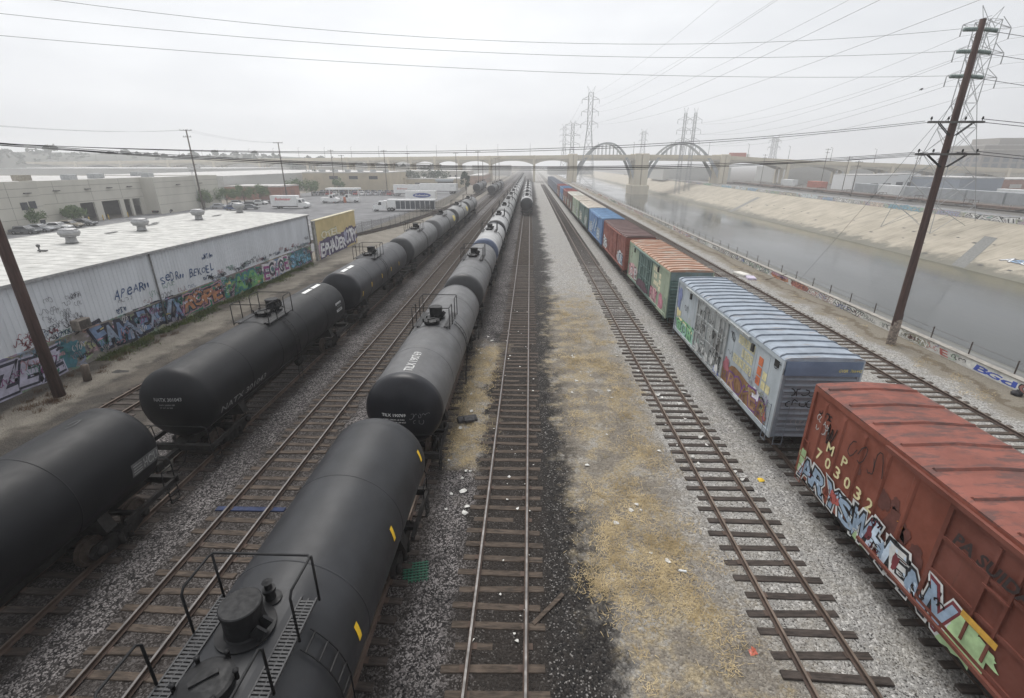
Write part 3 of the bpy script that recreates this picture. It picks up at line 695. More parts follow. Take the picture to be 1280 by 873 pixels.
# ------------------------------------------------------------------ boxcars
def car_paint(name, col, rust=.60, rustc=(.11, .05, .03), fade=.25):
    if name in MATS: return MATS[name]
    m, nt, b = new_mat(name); v = coords(nt); s = coords(nt, (3., 3., .22))
    lo = [x * (1 - fade) for x in col]; hi = [min(1, x * (1 + fade) + .015) for x in col]
    c = mixc(nt, maprange(nt, noise(nt, v, .8, 6.), .3, .7), lo, hi)
    c = mixc(nt, maprange(nt, noise(nt, s, 1.5, 8., .7), rust - .04, rust + .16, 0., .75), c, rustc)
    c = mixc(nt, maprange(nt, noise(nt, v, 3.2, 8., .75), rust + .06, rust + .12, 0., .8), c, [x * .7 for x in rustc])
    nt.links.new(c, b.inputs['Base Color']); b.inputs['Specular IOR Level'].default_value = .35
    nt.links.new(maprange(nt, noise(nt, v, 3., 5.), .3, .7, .5, .8), b.inputs['Roughness'])
    MATS[name] = m; return m
def roof_paint(name, col, rustc, thr=.5, stretch=(.25, 2.2, 1)):
    if name in MATS: return MATS[name]
    m, nt, b = new_mat(name); v = coords(nt, stretch); u = coords(nt)
    c = mixc(nt, maprange(nt, noise(nt, u, 1.2, 6.), .3, .7), [x * .8 for x in col], [min(1, x * 1.15) for x in col])
    c = mixc(nt, maprange(nt, noise(nt, v, 1.9, 9., .72), thr - .03, thr + .1, 0., .9), c, rustc)
    nt.links.new(c, b.inputs['Base Color']); b.inputs['Roughness'].default_value = .75; b.inputs['Specular IOR Level'].default_value = .3
    MATS[name] = m; return m
BH, BB = 4.62, 1.2
def boxcar(label, y0, y1, wall, roofm, style, doorspec, ribs=13, endm=None, topm=None, full=True, hw=1.6, doorm=None, group='boxcars of the graffiti covered string'):
    L = y1 - y0; h = L / 2; t = thing('boxcar', label, 'boxcar', (12.0, (y0 + y1) / 2, 0), group=group)
    mb = MB(); W = hw - .07
    for s in (-1, 1):                                     # side sheets with sill and top chord
        xa, xb = sorted((s * W, s * (W - .06))); mb.box(xa, xb, -h + .05, h - .05, BB, BH)
        xa, xb = sorted((s * (W + .003), s * (hw + .0))); mb.box(xa, xb, -h, h, BH - .16, BH + .003); mb.box(xa, xb, -h, h, BB - .14, BB + .1)
        mb.box(xa, xb, -h, -h + .14, BB + .1, BH - .16); mb.box(xa, xb, h - .14, h, BB + .1, BH - .16)
        if style == 'post':
            n = int(round((L - 3.4) / 1.18)) // 2
            for e in (-1, 1):
                for k in range(n):
                    y = e * (h - .75 - k * (h - 2.6) / (n - .3))
                    vs = [(s * (W + .003), y - .10, BB + .1), (s * (W + .003), y + .10, BB + .1), (s * (hw - .002), y + .05, BB + .1), (s * (hw - .002), y - .05, BB + .1),
                          (s * (W + .003), y - .10, BH - .28), (s * (W + .003), y + .10, BH - .28), (s * (hw - .03), y + .05, BH - .42), (s * (hw - .03), y - .05, BH - .42)]
                    mb.add(vs, [(0, 1, 2, 3), (4, 5, 6, 7), (0, 1, 5, 4), (1, 2, 6, 5), (2, 3, 7, 6), (3, 0, 4, 7)])
        elif style == 'seam':
            for k in range(1, 12):
                y = -h + k * L / 12
                if abs(y) > 2.3: xa, xb = sorted((s * (W + .001), s * (W + .012))); mb.box(xa, xb, y - .02, y + .02, BB + .1, BH - .17)
    mb.box(-W + .05, W - .05, -h + .05, h - .05, BB - .1, BB + .05); mb.build('wall', wall, t)
    # roof
    mb = MB(); rz = BH + .003
    if style == 'post':
        P = [(-hw, rz), (-hw, rz + .05), (-hw + .12, rz + .09), (0, rz + .17), (hw - .12, rz + .09), (hw, rz + .05), (hw, rz)]
    else:
        P = [(-hw, rz), (-hw, rz + .03), (-hw + .06, rz + .09), (-hw + .22, rz + .15), (0, rz + .20), (hw - .22, rz + .15), (hw - .06, rz + .09), (hw, rz + .03), (hw, rz)]
    mb.prism(P, -h, h, 'y')
    for k in range(ribs):
        y = -h + (k + .5) * L / ribs
        q = P[1:-1]; up = .065; rw_ = .07 if style == 'post' else .035
        for (xa, za), (xb, zb) in zip(q, q[1:]):
            if abs(xa) > hw - .02 and style == 'post': continue
            if abs(xb) > hw - .02 and style == 'post': continue
            vs = [(xa, y - rw_, za + .002), (xa, y - .02, za + up), (xa, y + .02, za + up), (xa, y + rw_, za + .002), (xb, y - rw_, zb + .002), (xb, y - .02, zb + up), (xb, y + .02, zb + up), (xb, y + rw_, zb + .002)]
            mb.add(vs, [(0, 1, 5, 4), (1, 2, 6, 5), (2, 3, 7, 6), (0, 1, 2, 3), (7, 6, 5, 4)], 1)
    mb.build('roof', roofm if isinstance(roofm, list) else [roofm, roofm], t)
    # corrugated ends
    for s in (-1, 1):
        mb = MB(); n = 96; zt = BH - .62; ye = s * (h - .04); nr = 11
        prof = []
        for k in range(n + 1):
            z = BB - .1 + (zt - BB + .1) * k / n; ph = (k / n * nr) % 1
            prof.append((ye + s * (.07 * max(0, sin(ph * 2 * pi)) ** .8 if ph < .5 else 0), z))
        vs = [(-W + .12, a, b) for a, b in prof] + [(W - .12, a, b) for a, b in prof]
        mb.add(vs, [(k, k + 1, n + 2 + k, n + 1 + k) for k in range(n)], 0)
        mb.box(-W + .01, W - .01, min(ye - s * .06, ye - s * .005), max(ye - s * .06, ye - s * .005), BB - .1, BH, 0)
        mb.box(-W + .02, W - .02, min(ye, ye + s * .075), max(ye, ye + s * .075), zt, BH - .003, 1)
        for x in (-W + .06, W - .06): mb.box(x - .06, x + .06, min(ye, ye + s * .045), max(ye, ye + s * .045), BB - .1, zt - .002, 0)
        mb.build('end_panel', [endm or wall, topm or endm or wall], t)
        mb = MB()                                         # ladder on the end and the side
        for x in (-1.42, -1.05): mb.bar((x, ye + s * .13, .75), (x, ye + s * .13, 3.3), .022)
        for k in range(7): mb.bar((-1.42, ye + s * .13, .8 + k * .4), (-1.05, ye + s * .13, .8 + k * .4), .025)
        for yy in (h - .18, h - .52):
            mb.bar((-hw - .05, s * yy, .8), (-hw - .05, s * yy, 2.6), .02)
        for k in range(6): mb.bar((-hw - .05, s * (h - .18), .82 + k * .34), (-hw - .05, s * (h - .52), .82 + k * .34), .016)
        mb.build('ladder', endm or wall, t)
        coupler(t, s * (h - .1), s)
        if full: bogie(t, s * (h - 2.3))
    mb = MB(); mb.box(-.35, .35, -h + .1, h - .1, .75, BB - .1)
    for y in (-h + 3.8, -1.2, 1.2, h - 3.8): mb.bar((-1.45, y, BB - .2), (1.45, y, BB - .2), .12, .16)
    for s in (-1, 1): mb.bar((s * 1.5, -h + .2, BB - .22), (s * 1.5, h - .2, BB - .22), .08, .18)
    mb.build('underframe', IRON, t)
    # doors on the near side (x-) and the far side
    for s in (-1, 1):
        for (da, db, kind) in doorspec:
            mb = MB(); xo = s * (W + .01); xi = s * (hw + .02); xa, xb = sorted((xo, xi)); zt = BH - .2; zb = BB + .12
            ya, yb = da - (y0 + y1) / 2, db - (y0 + y1) / 2
            mb.box(*sorted((xo, s * (W + .045))), ya, yb, zb, zt)
            for y in (ya, yb): mb.box(xa, xb, y - .06, y + .06, zb, zt + .002)
            if kind == 'plug':
                for z in (zb + .05, zb + (zt - zb) * .35, zb + (zt - zb) * .68, zt - .08): mb.box(xa, xb, ya + .061, yb - .061, z - .05, z + .05)
                ym = (ya + yb) / 2
                for y in (ym - .45, ym + .1): mb.box(*sorted((s * (W + .05), s * (hw + .035))), y - .035, y + .035, zb + .2, zt - .15)
                for z in (zb + .8, zb + 1.9): mb.box(*sorted((s * (W + .05), s * (hw + .06))), ym - .5, ym + .15, z - .03, z + .03)
            else:
                n = 14
                for k in range(n): z = zb + .15 + k * (zt - zb - .3) / n; mb.box(*sorted((s * (W + .045), s * (W + .075))), ya + .08, yb - .08, z, z + .1)
            mb.build('door', doorm or wall, t)
    ds = min(d[0] for d in doorspec) - (y0 + y1) / 2; de = max(d[1] for d in doorspec) - (y0 + y1) / 2
    mb = MB()
    for s in (-1, 1):
        mb.box(*sorted((s * (hw + .002), s * (hw + .10))), max(-h + .3, ds - 2.6), min(h - .3, de + 2.3), BH - .19, BH - .07)
        mb.box(*sorted((s * (hw + .002), s * (hw + .09))), max(-h + .3, ds - 2.6), min(h - .3, de + 2.3), BB - .02, BB + .07)
    mb.build('door_track', doorm or wall, t)
    return t
def side_map(y_far):                       # lettering on the x- side: reads from far to near
    return plane_map((-1.6 - .004, y_far, 0), (0, -1, 0), (-1, 0, 0))
RED = car_paint('boxcar_red', (.215, .062, .038), .63, (.075, .03, .022), .18)
REDR = roof_paint('boxcar_red_roof', (.225, .08, .06), (.105, .058, .052), .485, (.5, 1.7, 1))
GREYB = car_paint('boxcar_grey_blue', (.41, .455, .485), .63, (.26, .20, .15), .1)
GREYR = roof_paint('boxcar_grey_roof', (.285, .325, .375), (.21, .155, .11), .58)
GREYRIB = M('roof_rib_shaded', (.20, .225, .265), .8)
GREYE = car_paint('boxcar_grey_end', (.20, .225, .26), .6, (.09, .08, .075), .2)
GRN = car_paint('boxcar_sage_green', (.33, .39, .29), .64, (.2, .15, .09), .12)
GRND = car_paint('boxcar_dark_green', (.105, .16, .145), .62, (.1, .07, .05), .2)
RUSTR = roof_paint('rusty_roof', (.42, .38, .33), (.36, .19, .12), .42)
# --- red boxcar next to the viewpoint
b1 = boxcar('weathered red boxcar with blue and white graffiti along its lower side, nearest the viewpoint', .9, 15.75, RED, [REDR, REDR], 'post', [(3.9, 6.7, 'plug'), (6.9, 9.7, 'plug')], 13, doorm=car_paint('boxcar_red_door', (.15, .045, .03), .62, (.06, .03, .022), .18))
ym = (0.9 + 15.75) / 2; mp = side_map(15.75 - ym)          # u measured from the far end
PY = M('stencil_pale_yellow', (.66, .60, .34), .75, .2, 5.)
LB, WH_, MAR, BLK, LG, ORG = paint((.28, .37, .48)), paint((.60, .61, .60)), paint((.16, .03, .04)), paint((.02, .02, .024)), paint((.40, .56, .30)), paint((.72, .34, .06))
mb = MB(); put_text(mb, mp, 'M', 1.38, 2.78, .36, .38, 0, .02, lift=.003); put_text(mb, mp, 'P', 2.2, 2.78, .27, .38, 0, .02, lift=.003)
for i, ch in enumerate('703032'): put_text(mb, mp, ch, .95 + i * .53, 2.22, .29, .42, 0, .02, lift=.003)
mb.build('stencil_number', PY, b1)
mb = MB(); graffiti(mb, mp, 'ARYS', .3, 1.08, 3.1, .82, 1, [0], 2, 11, .006, .07, .7, 4)
graffiti(mb, mp, 'WHEN', 3.4, 1.08, 3.0, .98, 1, [0, 4, 2], 2, 5, .006, .07, 1., 4)
graffiti(mb, mp, 'V', 6.2, 1.02, .8, 1.0, 3, [0], 2, 2, .006, .07, 1.)
blob(mb, mp, .05, 1.1, .55, 1.0, 5, 4, .003); blob(mb, mp, 3.0, 1.0, 1.2, .35, 5, 9, .003); blob(mb, mp, 2.1, 1.35, .5, .4, 6, 3, .018)
blob(mb, mp, 6.9, .95, 1.0, 1.1, 5, 7, .01, rough=.4); blob(mb, mp, 7.4, 1.6, .8, .35, 5, 17, .012, rough=.4)
for k in range(5): blob(mb, mp, 3.4 + k * .55, 1.3 + .1 * (k % 2), .22, .5, 3 if k % 2 else 0, 40 + k, .017)
mb.build('graffiti_lettering', [LB, BLK, WH_, MAR, paint((.55, .66, .78)), LG, paint((.5, .12, .1))], b1)
q0 = random.Random(71); mb = MB(); scribble(mb, mp, .45, 3.45, .75, .35, 0, .035, 21, 5, -.05); scribble(mb, mp, .5, 3.1, .7, .4, 0, .035, 22, 4, -.05)
scribble(mb, mp, 1.15, 2.9, .35, .9, 1, .05, 23, 4, -.05); scribble(mb, mp, .5, 3.72, .7, .3, 1, .05, 29, 4, -.052)
for r0 in (0, 1): scribble(mb, mp, 2.3 + r0 * .75, 3.05, .85, 1.2, 1, .035, 31 + r0, 2, .0)
put_text(mb, mp, 'PA SUIDA', 6.4, 3.55, 1.9, .34, 1, .03, .2, lift=.075)
scribble(mb, mp, 4.7, 2.5, .3, .3, 3, .02, 44, 1, -.05)
for k in range(13): scribble(mb, mp, q0.uniform(.4, 6.6), q0.uniform(1.1, 2.0), q0.uniform(.2, .6), q0.uniform(.15, .4), q0.choice((0, 1, 1, 4)), q0.uniform(.02, .05), 700 + k, 2, .024)
mb.build('tag_scrawl', [WH_, paint((.03, .02, .02)), LG, ORG, MAR], b1)
mb = MB(); mb.add([mp(7.2, 2.12, .08), mp(8.1, 2.12, .08), mp(8.1, 2.3, .08), mp(7.2, 2.3, .08)], [(0, 1, 2, 3)]); mb.build('yellow_plate', M('safety_yellow', (.62, .36, .06), .6), b1)
# scorch and rust blotches on the panels
mb = MB()
for k, (u, v, s_) in enumerate(((3.9, 2.6, .45), (4.35, 2.9, .3), (4.9, 2.3, .35), (5.3, 1.9, .5), (4.3, 1.9, .8), (2.7, 2.9, .3))): blob(mb, mp, u, v, s_, s_ * 1.3, 0, 60 + k, -.062)
mb.build('stain', M('scorched_red', (.125, .045, .035), .8), b1)
# --- grey boxcar
y0, y1 = 17.95, 32.45; ym = (y0 + y1) / 2; mp = side_map(y1 - ym)
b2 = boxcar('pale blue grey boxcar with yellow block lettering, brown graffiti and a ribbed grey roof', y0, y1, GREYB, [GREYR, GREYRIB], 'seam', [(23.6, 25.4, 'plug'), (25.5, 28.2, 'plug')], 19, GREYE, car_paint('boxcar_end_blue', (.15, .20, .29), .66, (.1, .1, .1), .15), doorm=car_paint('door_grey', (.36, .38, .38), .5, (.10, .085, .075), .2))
mb = MB()
U = lambda Y: y1 - Y
for r0, (wd, u0) in enumerate((('GOLDEN', U(22.3)), ('WEST', U(21.75)), ('SERVICE', U(22.6)))):
    for i, ch in enumerate(wd):
        uu = u0 + i * .3 + (.0 if wd != 'SERVICE' else -.0); v = 3.82 - r0 * .55
        mb.add([mp(uu, v, -.062), mp(uu + .25, v, -.062), mp(uu + .25, v + .42, -.062), mp(uu, v + .42, -.062)], [(0, 1, 2, 3)], 0)
        put_text(mb, mp, ch, uu + .05, v + .06, .15, .30, 1, .02, lift=-.058)
for k in range(3): mb.add([mp(U(20.05), 3.6 - k * .46, -.06), mp(U(19.65), 3.6 - k * .46, -.06), mp(U(19.65), 4.0 - k * .46, -.06), mp(U(20.05), 4.0 - k * .46, -.06)], [(0, 1, 2, 3)], 2)
for a, b_ in ((0, 1), (0, 0), (1, 0)): mb.add([mp(U(19.5) + a * .42, 2.68 + b_ * .44, -.06), mp(U(19.5) + .36 + a * .42, 2.68 + b_ * .44, -.06), mp(U(19.5) + .36 + a * .42, 3.06 + b_ * .44, -.06), mp(U(19.5) + a * .42, 3.06 + b_ * .44, -.06)], [(0, 1, 2, 3)], 0)
mb.build('painted_lettering', [PY, M('letter_gap_grey', (.36, .40, .42), .8), M('block_orange', (.60, .17, .07), .7)], b2)
em = plane_map((0, -(y1 - y0) / 2 - .08, 0), (1, 0, 0), (0, -1, 0))
mb = MB(); put_text(mb, em, 'GVSR', .55, 4.22, .36, .13, 0, .015, .2, lift=.045); put_text(mb, em, '766442', 1.0, 4.22, .46, .13, 0, .012, .2, lift=.045); mb.build('end_number', M('stencil_yellow', (.62, .55, .16), .7), b2)
mb = MB(); scribble(mb, em, -1.25, 3.1, 1.1, .4, 0, .045, 3, 4, .05); scribble(mb, em, -1.3, 2.55, 1.7, .45, 0, .04, 6, 6, .05); scribble(mb, em, -.9, 1.75, 1.0, .35, 1, .03, 8, 5, .05); scribble(mb, em, -.6, 1.5, .9, .25, 1, .025, 9, 5, .05)
mb.build('end_scrawl', [BLK, paint((.4, .4, .42))], b2)
BRN, PUR, PNK, TEAL, GRS, MINT = paint((.24, .13, .06)), paint((.16, .06, .22)), paint((.38, .13, .16)), paint((.14, .36, .36)), paint((.22, .46, .24)), paint((.34, .56, .46))
mb = MB(); blob(mb, mp, U(24.0), 1.15, 5.2, 1.25, 0, 5, -.045, 40, .3)
graffiti(mb, mp, 'BROKER', U(23.6), 1.3, 4.9, .95, 1, [0, 7, 0], None, 4, -.04, .03, 1.4)
blob(mb, mp, U(23.5), 1.9, .7, .7, 3, 12, -.03); blob(mb, mp, U(20.1), 1.9, .7, .6, 4, 13, -.043); blob(mb, mp, U(19.4), 1.7, .5, .7, 6, 15, -.042); blob(mb, mp, U(18.9), 1.4, .35, .55, 2, 16, -.04)
blob(mb, mp, U(24.6), 1.1, .8, .5, 5, 16, .03)
mb.build('graffiti_lettering', [BRN, PUR, paint((.45, .12, .08)), PNK, paint((.72, .7, .78)), paint((.12, .16, .42)), paint((.03, .03, .05)), paint((.32, .18, .10))], b2)
mb = MB(); blob(mb, mp, U(32.2), 1.15, 6.0, 1.1, 0, 8, -.05, 40, .18); graffiti(mb, mp, 'COBRA', U(31.8), 1.25, 5.2, .95, 1, [0, 2], None, 7, -.04, .08, 1.2, 2); blob(mb, mp, U(32.2), 2.2, .9, .5, 4, 21, -.045, 20, .4)
for k in range(5): blob(mb, mp, U(31.6 - k * .9), 2.05 - .06 * k, .8, .16, 4, 70 + k, -.035, 16, .3)
blob(mb, mp, U(32.3), 2.7, .8, 1.5, 5, 22, -.048, 24, .4)
mb.build('graffiti_lettering', [GRS, paint((.05, .12, .10)), MINT, TEAL, paint((.74, .66, .36)), paint((.20, .24, .42))], b2)
mb = MB(); q = random.Random(9)
for k in range(9): scribble(mb, mp, U(28.1 - k * .45), q.uniform(1.4, 3.6), .45, q.uniform(.4, .9), q.choice((0, 0, 1)), .04, 80 + k, 2, .055)
for k in range(5): blob(mb, mp, U(27.6 - k * .8), 1.3 + .2 * (k % 2), .5, .5, 1, 90 + k, .05)
scribble(mb, mp, U(23.2), 3.6, .5, .6, 0, .05, 99, 3, -.05)
for k in range(16): scribble(mb, mp, U(q.uniform(23.4, 28.1)), q.uniform(1.3, 3.8), q.uniform(.3, .7), q.uniform(.3, .8), q.choice((0, 0, 1)), q.uniform(.03, .06), 180 + k, 2, .056)
mb.build('door_scrawl', [BLK, WH_], b2)
mb = MB()
for k in range(26):
    Y = q.uniform(18.3, 32.2)
    if 23.3 < Y < 28.4: continue
    scribble(mb, mp, U(Y), q.uniform(1.3, 2.7) if k % 4 else q.uniform(2.7, 4.), q.uniform(.3, .9), q.uniform(.2, .5), k % 4, q.uniform(.02, .045), 240 + k, 3, -.028)
mb.build('tag_scrawl', [BLK, WH_, PUR, paint((.45, .45, .22))], b2)
mb = MB()
for Y in (20.75, 29.7): mb.box(-1.62, -1.53, Y - ym - .11, Y - ym + .11, 3.95, 4.3)
mb.box(-1.56, -1.53, 18.4 - ym, 18.75 - ym, 4.12, 4.42); mb.build('sign_plate', M('dark_plate', (.03, .03, .03), .7), b2)
# --- green boxcar
y0, y1 = 34.6, 49.45; ym = (y0 + y1) / 2; mp = side_map(y1 - ym); U = lambda Y: y1 - Y
b3 = boxcar('sage green boxcar with dark green doors, pink graffiti and a rusty ribbed roof', y0, y1, GRN, [RUSTR, RUSTR], 'seam', [(40.0, 42.3, 'plug'), (42.4, 44.8, 'plug')], 17, GRND, car_paint('end_teal', (.15, .20, .20), .56, (.2, .14, .07), .2), doorm=GRND)
mb = MB()
for r0 in range(3):
    for k in range((3, 2, 3)[r0]): mb.add([mp(U(39.3) + k * .5 + .1 * r0, 3.8 - r0 * .55, -.06), mp(U(39.3) + k * .5 + .42 + .1 * r0, 3.8 - r0 * .55, -.06), mp(U(39.3) + k * .5 + .42 + .1 * r0, 4.18 - r0 * .55, -.06), mp(U(39.3) + k * .5 + .1 * r0, 4.18 - r0 * .55, -.06)], [(0, 1, 2, 3)], 0)
for k in range(3): mb.add([mp(U(37.6), 3.5 - k * .5, -.06), mp(U(37.0), 3.5 - k * .5, -.06), mp(U(37.0), 3.9 - k * .5, -.06), mp(U(37.6), 3.9 - k * .5, -.06)], [(0, 1, 2, 3)], 0)
mb.build('painted_lettering', [M('block_cream', (.68, .64, .46), .75)], b3)
mb = MB(); blob(mb, mp, U(49.2), 1.15, 3.8, 1.6, 0, 2, -.05, 30, .2); graffiti(mb, mp, 'DOME', U(49.0), 1.3, 3.4, 1.2, 1, [0, 2], None, 3, -.04, .08, 1.2)
blob(mb, mp, U(40.2), 1.15, 2.6, 1.3, 0, 6, -.05, 30, .25); blob(mb, mp, U(37.2), 1.15, 1.3, 1.3, 3, 7, -.05, 30, .3); graffiti(mb, mp, 'FLY', U(40.0), 1.3, 2.3, 1., 1, [3, 0], None, 8, -.04, .08, 1.2)
scribble(mb, mp, U(48.8), 3.0, .9, .9, 1, .07, 9, 2, -.05); blob(mb, mp, U(46.2), 1.9, .7, .7, 2, 44, -.045); mb.build('graffiti_lettering', [paint((.60, .38, .38)), paint((.16, .05, .07)), WH_, paint((.52, .22, .28))], b3)
mb = MB(); blob(mb, mp, U(44.8), 1.25, 4.2, .8, 0, 50, .06, 30, .3); mb.build('door_scrawl', [paint((.10, .05, .07))], b3)
mb = MB()
for Y in (38.0, 47.0): mb.box(-1.6, -1.53, Y - ym - .16, Y - ym + .16, 3.9, 4.3)
mb.build('sign_plate', M('dark_plate', (.03, .03, .03), .7), b3)
# --- the rest of the string
BRR = car_paint('boxcar_brown_red', (.23, .075, .055), .62, (.1, .04, .03), .2)
BLU = car_paint('boxcar_blue', (.12, .22, .40), .66, (.12, .1, .1), .18)
MARR = roof_paint('maroon_roof', (.15, .095, .09), (.10, .07, .065), .5)
BLR = roof_paint('blue_roof', (.16, .27, .42), (.2, .26, .36), .62)
CRM = roof_paint('cream_roof', (.62, .57, .50), (.50, .40, .32), .55)
y0, y1 = 51.75, 67.75
b4 = boxcar('brick red boxcar with a dark maroon roof and white graffiti near both ends', y0, y1, BRR, [MARR, MARR], 'seam', [(57.2, 59.6, 'rib'), (59.7, 62.2, 'rib')], 14, full=False)
mp = side_map((y1 - y0) / 2); mb = MB()
blob(mb, mp, .3, 1.15, 3.0, 1.6, 0, 3, -.05, 30, .3); graffiti(mb, mp, 'SKE', .4, 1.3, 2.7, 1.3, 1, [0], None, 3, -.04, .08); blob(mb, mp, 11.6, 1.15, 3.4, 1.5, 0, 5, -.05, 30, .3); graffiti(mb, mp, 'OILR', 11.7, 1.3, 3.2, 1.2, 1, [0, 2], None, 6, -.04, .08)
mb.build('graffiti_lettering', [paint((.62, .64, .66)), BLK, LB], b4)
y0, y1 = 69.4, 85.2
b5 = boxcar('bright blue boxcar with a plain blue roof and pale graffiti', y0, y1, BLU, [BLR, BLR], 'seam', [(75, 77.4, 'rib'), (77.5, 80, 'rib')], 14, full=False)
mp = side_map((y1 - y0) / 2); mb = MB(); graffiti(mb, mp, 'NEKST', 1.0, 1.4, 3.8, 1.4, 1, [0], 2, 3, -.04, .08); graffiti(mb, mp, 'ADEN', 9.5, 1.4, 3.8, 1.4, 1, [0], 2, 9, -.04, .08)
for k in range(6): blob(mb, mp, 6. + k * .8, 2. + (k % 3) * .6, .6, .7, 0, 30 + k, .06)
mb.build('graffiti_lettering', [paint((.5, .58, .62)), paint((.08, .10, .2)), paint((.6, .62, .5))], b5)
y = 87.0
for k, (wl, rf, lb) in enumerate(((GRND, CRM, 'dark green boxcar with a cream roof behind the bright blue one'), (GRN, CRM, 'light olive boxcar with a cream roof in the middle of the string'), (car_paint('boxcar_umber', (.14, .075, .055)), roof_paint('white_roof', (.72, .70, .64), (.6, .55, .46), .6), 'umber boxcar with a nearly white roof'), (BRR, car_paint('red_roof', (.30, .09, .08)), 'brick red boxcar with a red roof beyond the white roofed one'), (BLU, BLR, 'small looking blue boxcar far along the string'), (RED, car_paint('red_roof', (.30, .09, .08)), 'far red boxcar with a red roof behind the far blue one'))):
    b = boxcar(lb, y, y + 15.2, wl, [rf, rf], 'seam', [(y + 6.2, y + 9.2, 'rib')], 12, full=False)
    mp = side_map(7.6); mb = MB(); graffiti(mb, mp, ('SABR', 'KOZE', 'MERK', 'TYKE', 'BASK', 'JADE')[k], .8, 1.4, 4.2, 1.5, 1, [0], 2, k, -.04, .08); graffiti(mb, mp, ('OH', 'EX', 'RUN', 'UP', 'GO', 'XO')[k], 10.2, 1.4, 3., 1.5, 1, [2], 0, k + 7, -.04, .08)
    mb.build('graffiti_lettering', [paint((.6, .6, .5)), paint((.06, .06, .06)), paint((.45, .5, .5))], b); y += 17.2
GRB = car_paint('boxcar_slate', (.17, .19, .24))
far = boxcar('slate grey boxcar of the far end of the string, first of the look-alikes', y, y + 15.2, GRB, [roof_paint('slate_roof', (.2, .22, .26), (.24, .25, .28), .5)] * 2, 'seam', [(y + 6.2, y + 9.2, 'rib')], 10, full=False)
for k, nm in enumerate(('second', 'third', 'fourth', 'fifth', 'sixth')):
    dup(far, (12, y + 7.6 + 17.2 * (k + 1), 0), label='slate grey boxcar of the far end of the string, %s of the look-alikes' % nm, skip=('ladder',))
# ------------------------------------------------------------------ white corrugated warehouse with the graffiti base
CORR = M('corrugated_white', (.58, .60, .63), .55, .10, .6, rust=.70, rustcol=(.42, .40, .37), stretch=(1, 1, .3))
ROOFW = roof_paint('warehouse_roof', (.49, .485, .46), (.38, .37, .345), .58, (.8, 1.2, 1))
def graf_wall(name, seed, base=(.20, .18, .165), cov=.46):
    """block wall under many old coats of spray paint"""
    m, nt, b = new_mat(name); P = coords(nt, (1, .55, 1), world=True)
    wv = nt.nodes.new('ShaderNodeTexNoise'); wv.inputs['Scale'].default_value = 1.4; wv.inputs['Detail'].default_value = 3; nt.links.new(P, wv.inputs['Vector'])
    mx = nt.nodes.new('ShaderNodeMix'); mx.data_type = 'VECTOR'; mx.inputs[0].default_value = .35; nt.links.new(P, mx.inputs[4]); nt.links.new(wv.outputs['Color'], mx.inputs[5])
    vo = nt.nodes.new('ShaderNodeTexVoronoi'); vo.inputs['Scale'].default_value = 2.6; nt.links.new(mx.outputs[1], vo.inputs['Vector'])
    h = nt.nodes.new('ShaderNodeHueSaturation'); h.inputs['Saturation'].default_value = .55; h.inputs['Value'].default_value = .42; nt.links.new(vo.outputs['Color'], h.inputs['Color'])
    c = mixc(nt, maprange(nt, noise(nt, P, 2.2 + seed * .1, 6., .7), cov, cov + .1), base, h.outputs[0])
    c = mixc(nt, maprange(nt, noise(nt, P, 5., 8., .8), .56, .62, 0., .8), c, (.07, .065, .07))
    nt.links.new(c, b.inputs['Base Color']); b.inputs['Roughness'].default_value = .85
    return m
GW = graf_wall('painted_block', 0)
wh = thing('warehouse', 'long white corrugated warehouse with a graffiti covered block base and four roof ventilators', 'warehouse')
XW = -28.4; YA, YB = -12., 61.
mb = MB(); y = YA; vs = []
while y < YB: vs += [(y, 0), (y + .16, 0), (y + .2, -.035), (y + .30, -.035), (y + .34, 0)]; y += .34
vs = [(min(a, YB), b_) for a, b_ in vs]; n = len(vs)
mb.add([(XW + b_, a, 2.2) for a, b_ in vs] + [(XW + b_, a, 5.95) for a, b_ in vs], [(k, k + 1, n + k + 1, n + k) for k in range(n - 1)])
mb.box(XW - .5, XW - .1, YA, YB - .02, 2.2, 5.9); mb.build('wall', CORR, wh)
mb = MB(); mb.add([(XW - .1, YB, 2.2), (XW - .1, YB, 5.95), (-40.8, YB, 6.48), (-40.8, YB, 0), (XW - .1, YB, 0)], [(0, 1, 2, 3, 4)]); mb.box(-40.9, -40.7, YA, YB - .01, 0, 6.4); mb.build('wall', CORR, wh)
mb = MB(); mb.box(XW - .35, XW - .02, YA, YB - .02, 0, 2.2); mb.box(XW - .02, XW + .05, YA, YB, 2.1, 2.2); mb.build('block_base', GW, wh)
mb = MB()
mb.add([(XW + .25, YA, 5.98), (XW + .25, YB + .2, 5.98), (-41, YB + .2, 6.5), (-41, YA, 6.5)], [(0, 1, 2, 3)]); mb.box(-41.05, -41, YA, YB + .2, 6.2, 6.53)
k = YA + 1
while k < YB: 
    mb.bar((XW + .2, k, 5.985), (-40.95, k, 6.505), .06, .016); k += 1.05
mb.build('roof', ROOFW, wh)
mb = MB(); mb.box(XW + .10, XW + .27, YA, YB + .2, 5.82, 5.972); mb.build('gutter', M('gutter_grey', (.30, .30, .30), .6), wh)
mb = MB(); mb.tube([(XW + .10, 34.2, 5.85), (XW + .10, 34.2, .3)], .06, 8); mb.tube([(XW + .10, YB - .15, 5.85), (XW + .10, YB - .15, 2.3)], .06, 8); mb.build('downpipe', M('pipe_dark', (.13, .13, .13), .7), wh)
VG = M('vent_galvanised', (.30, .30, .30), .45, .2, 4., metal=.3)
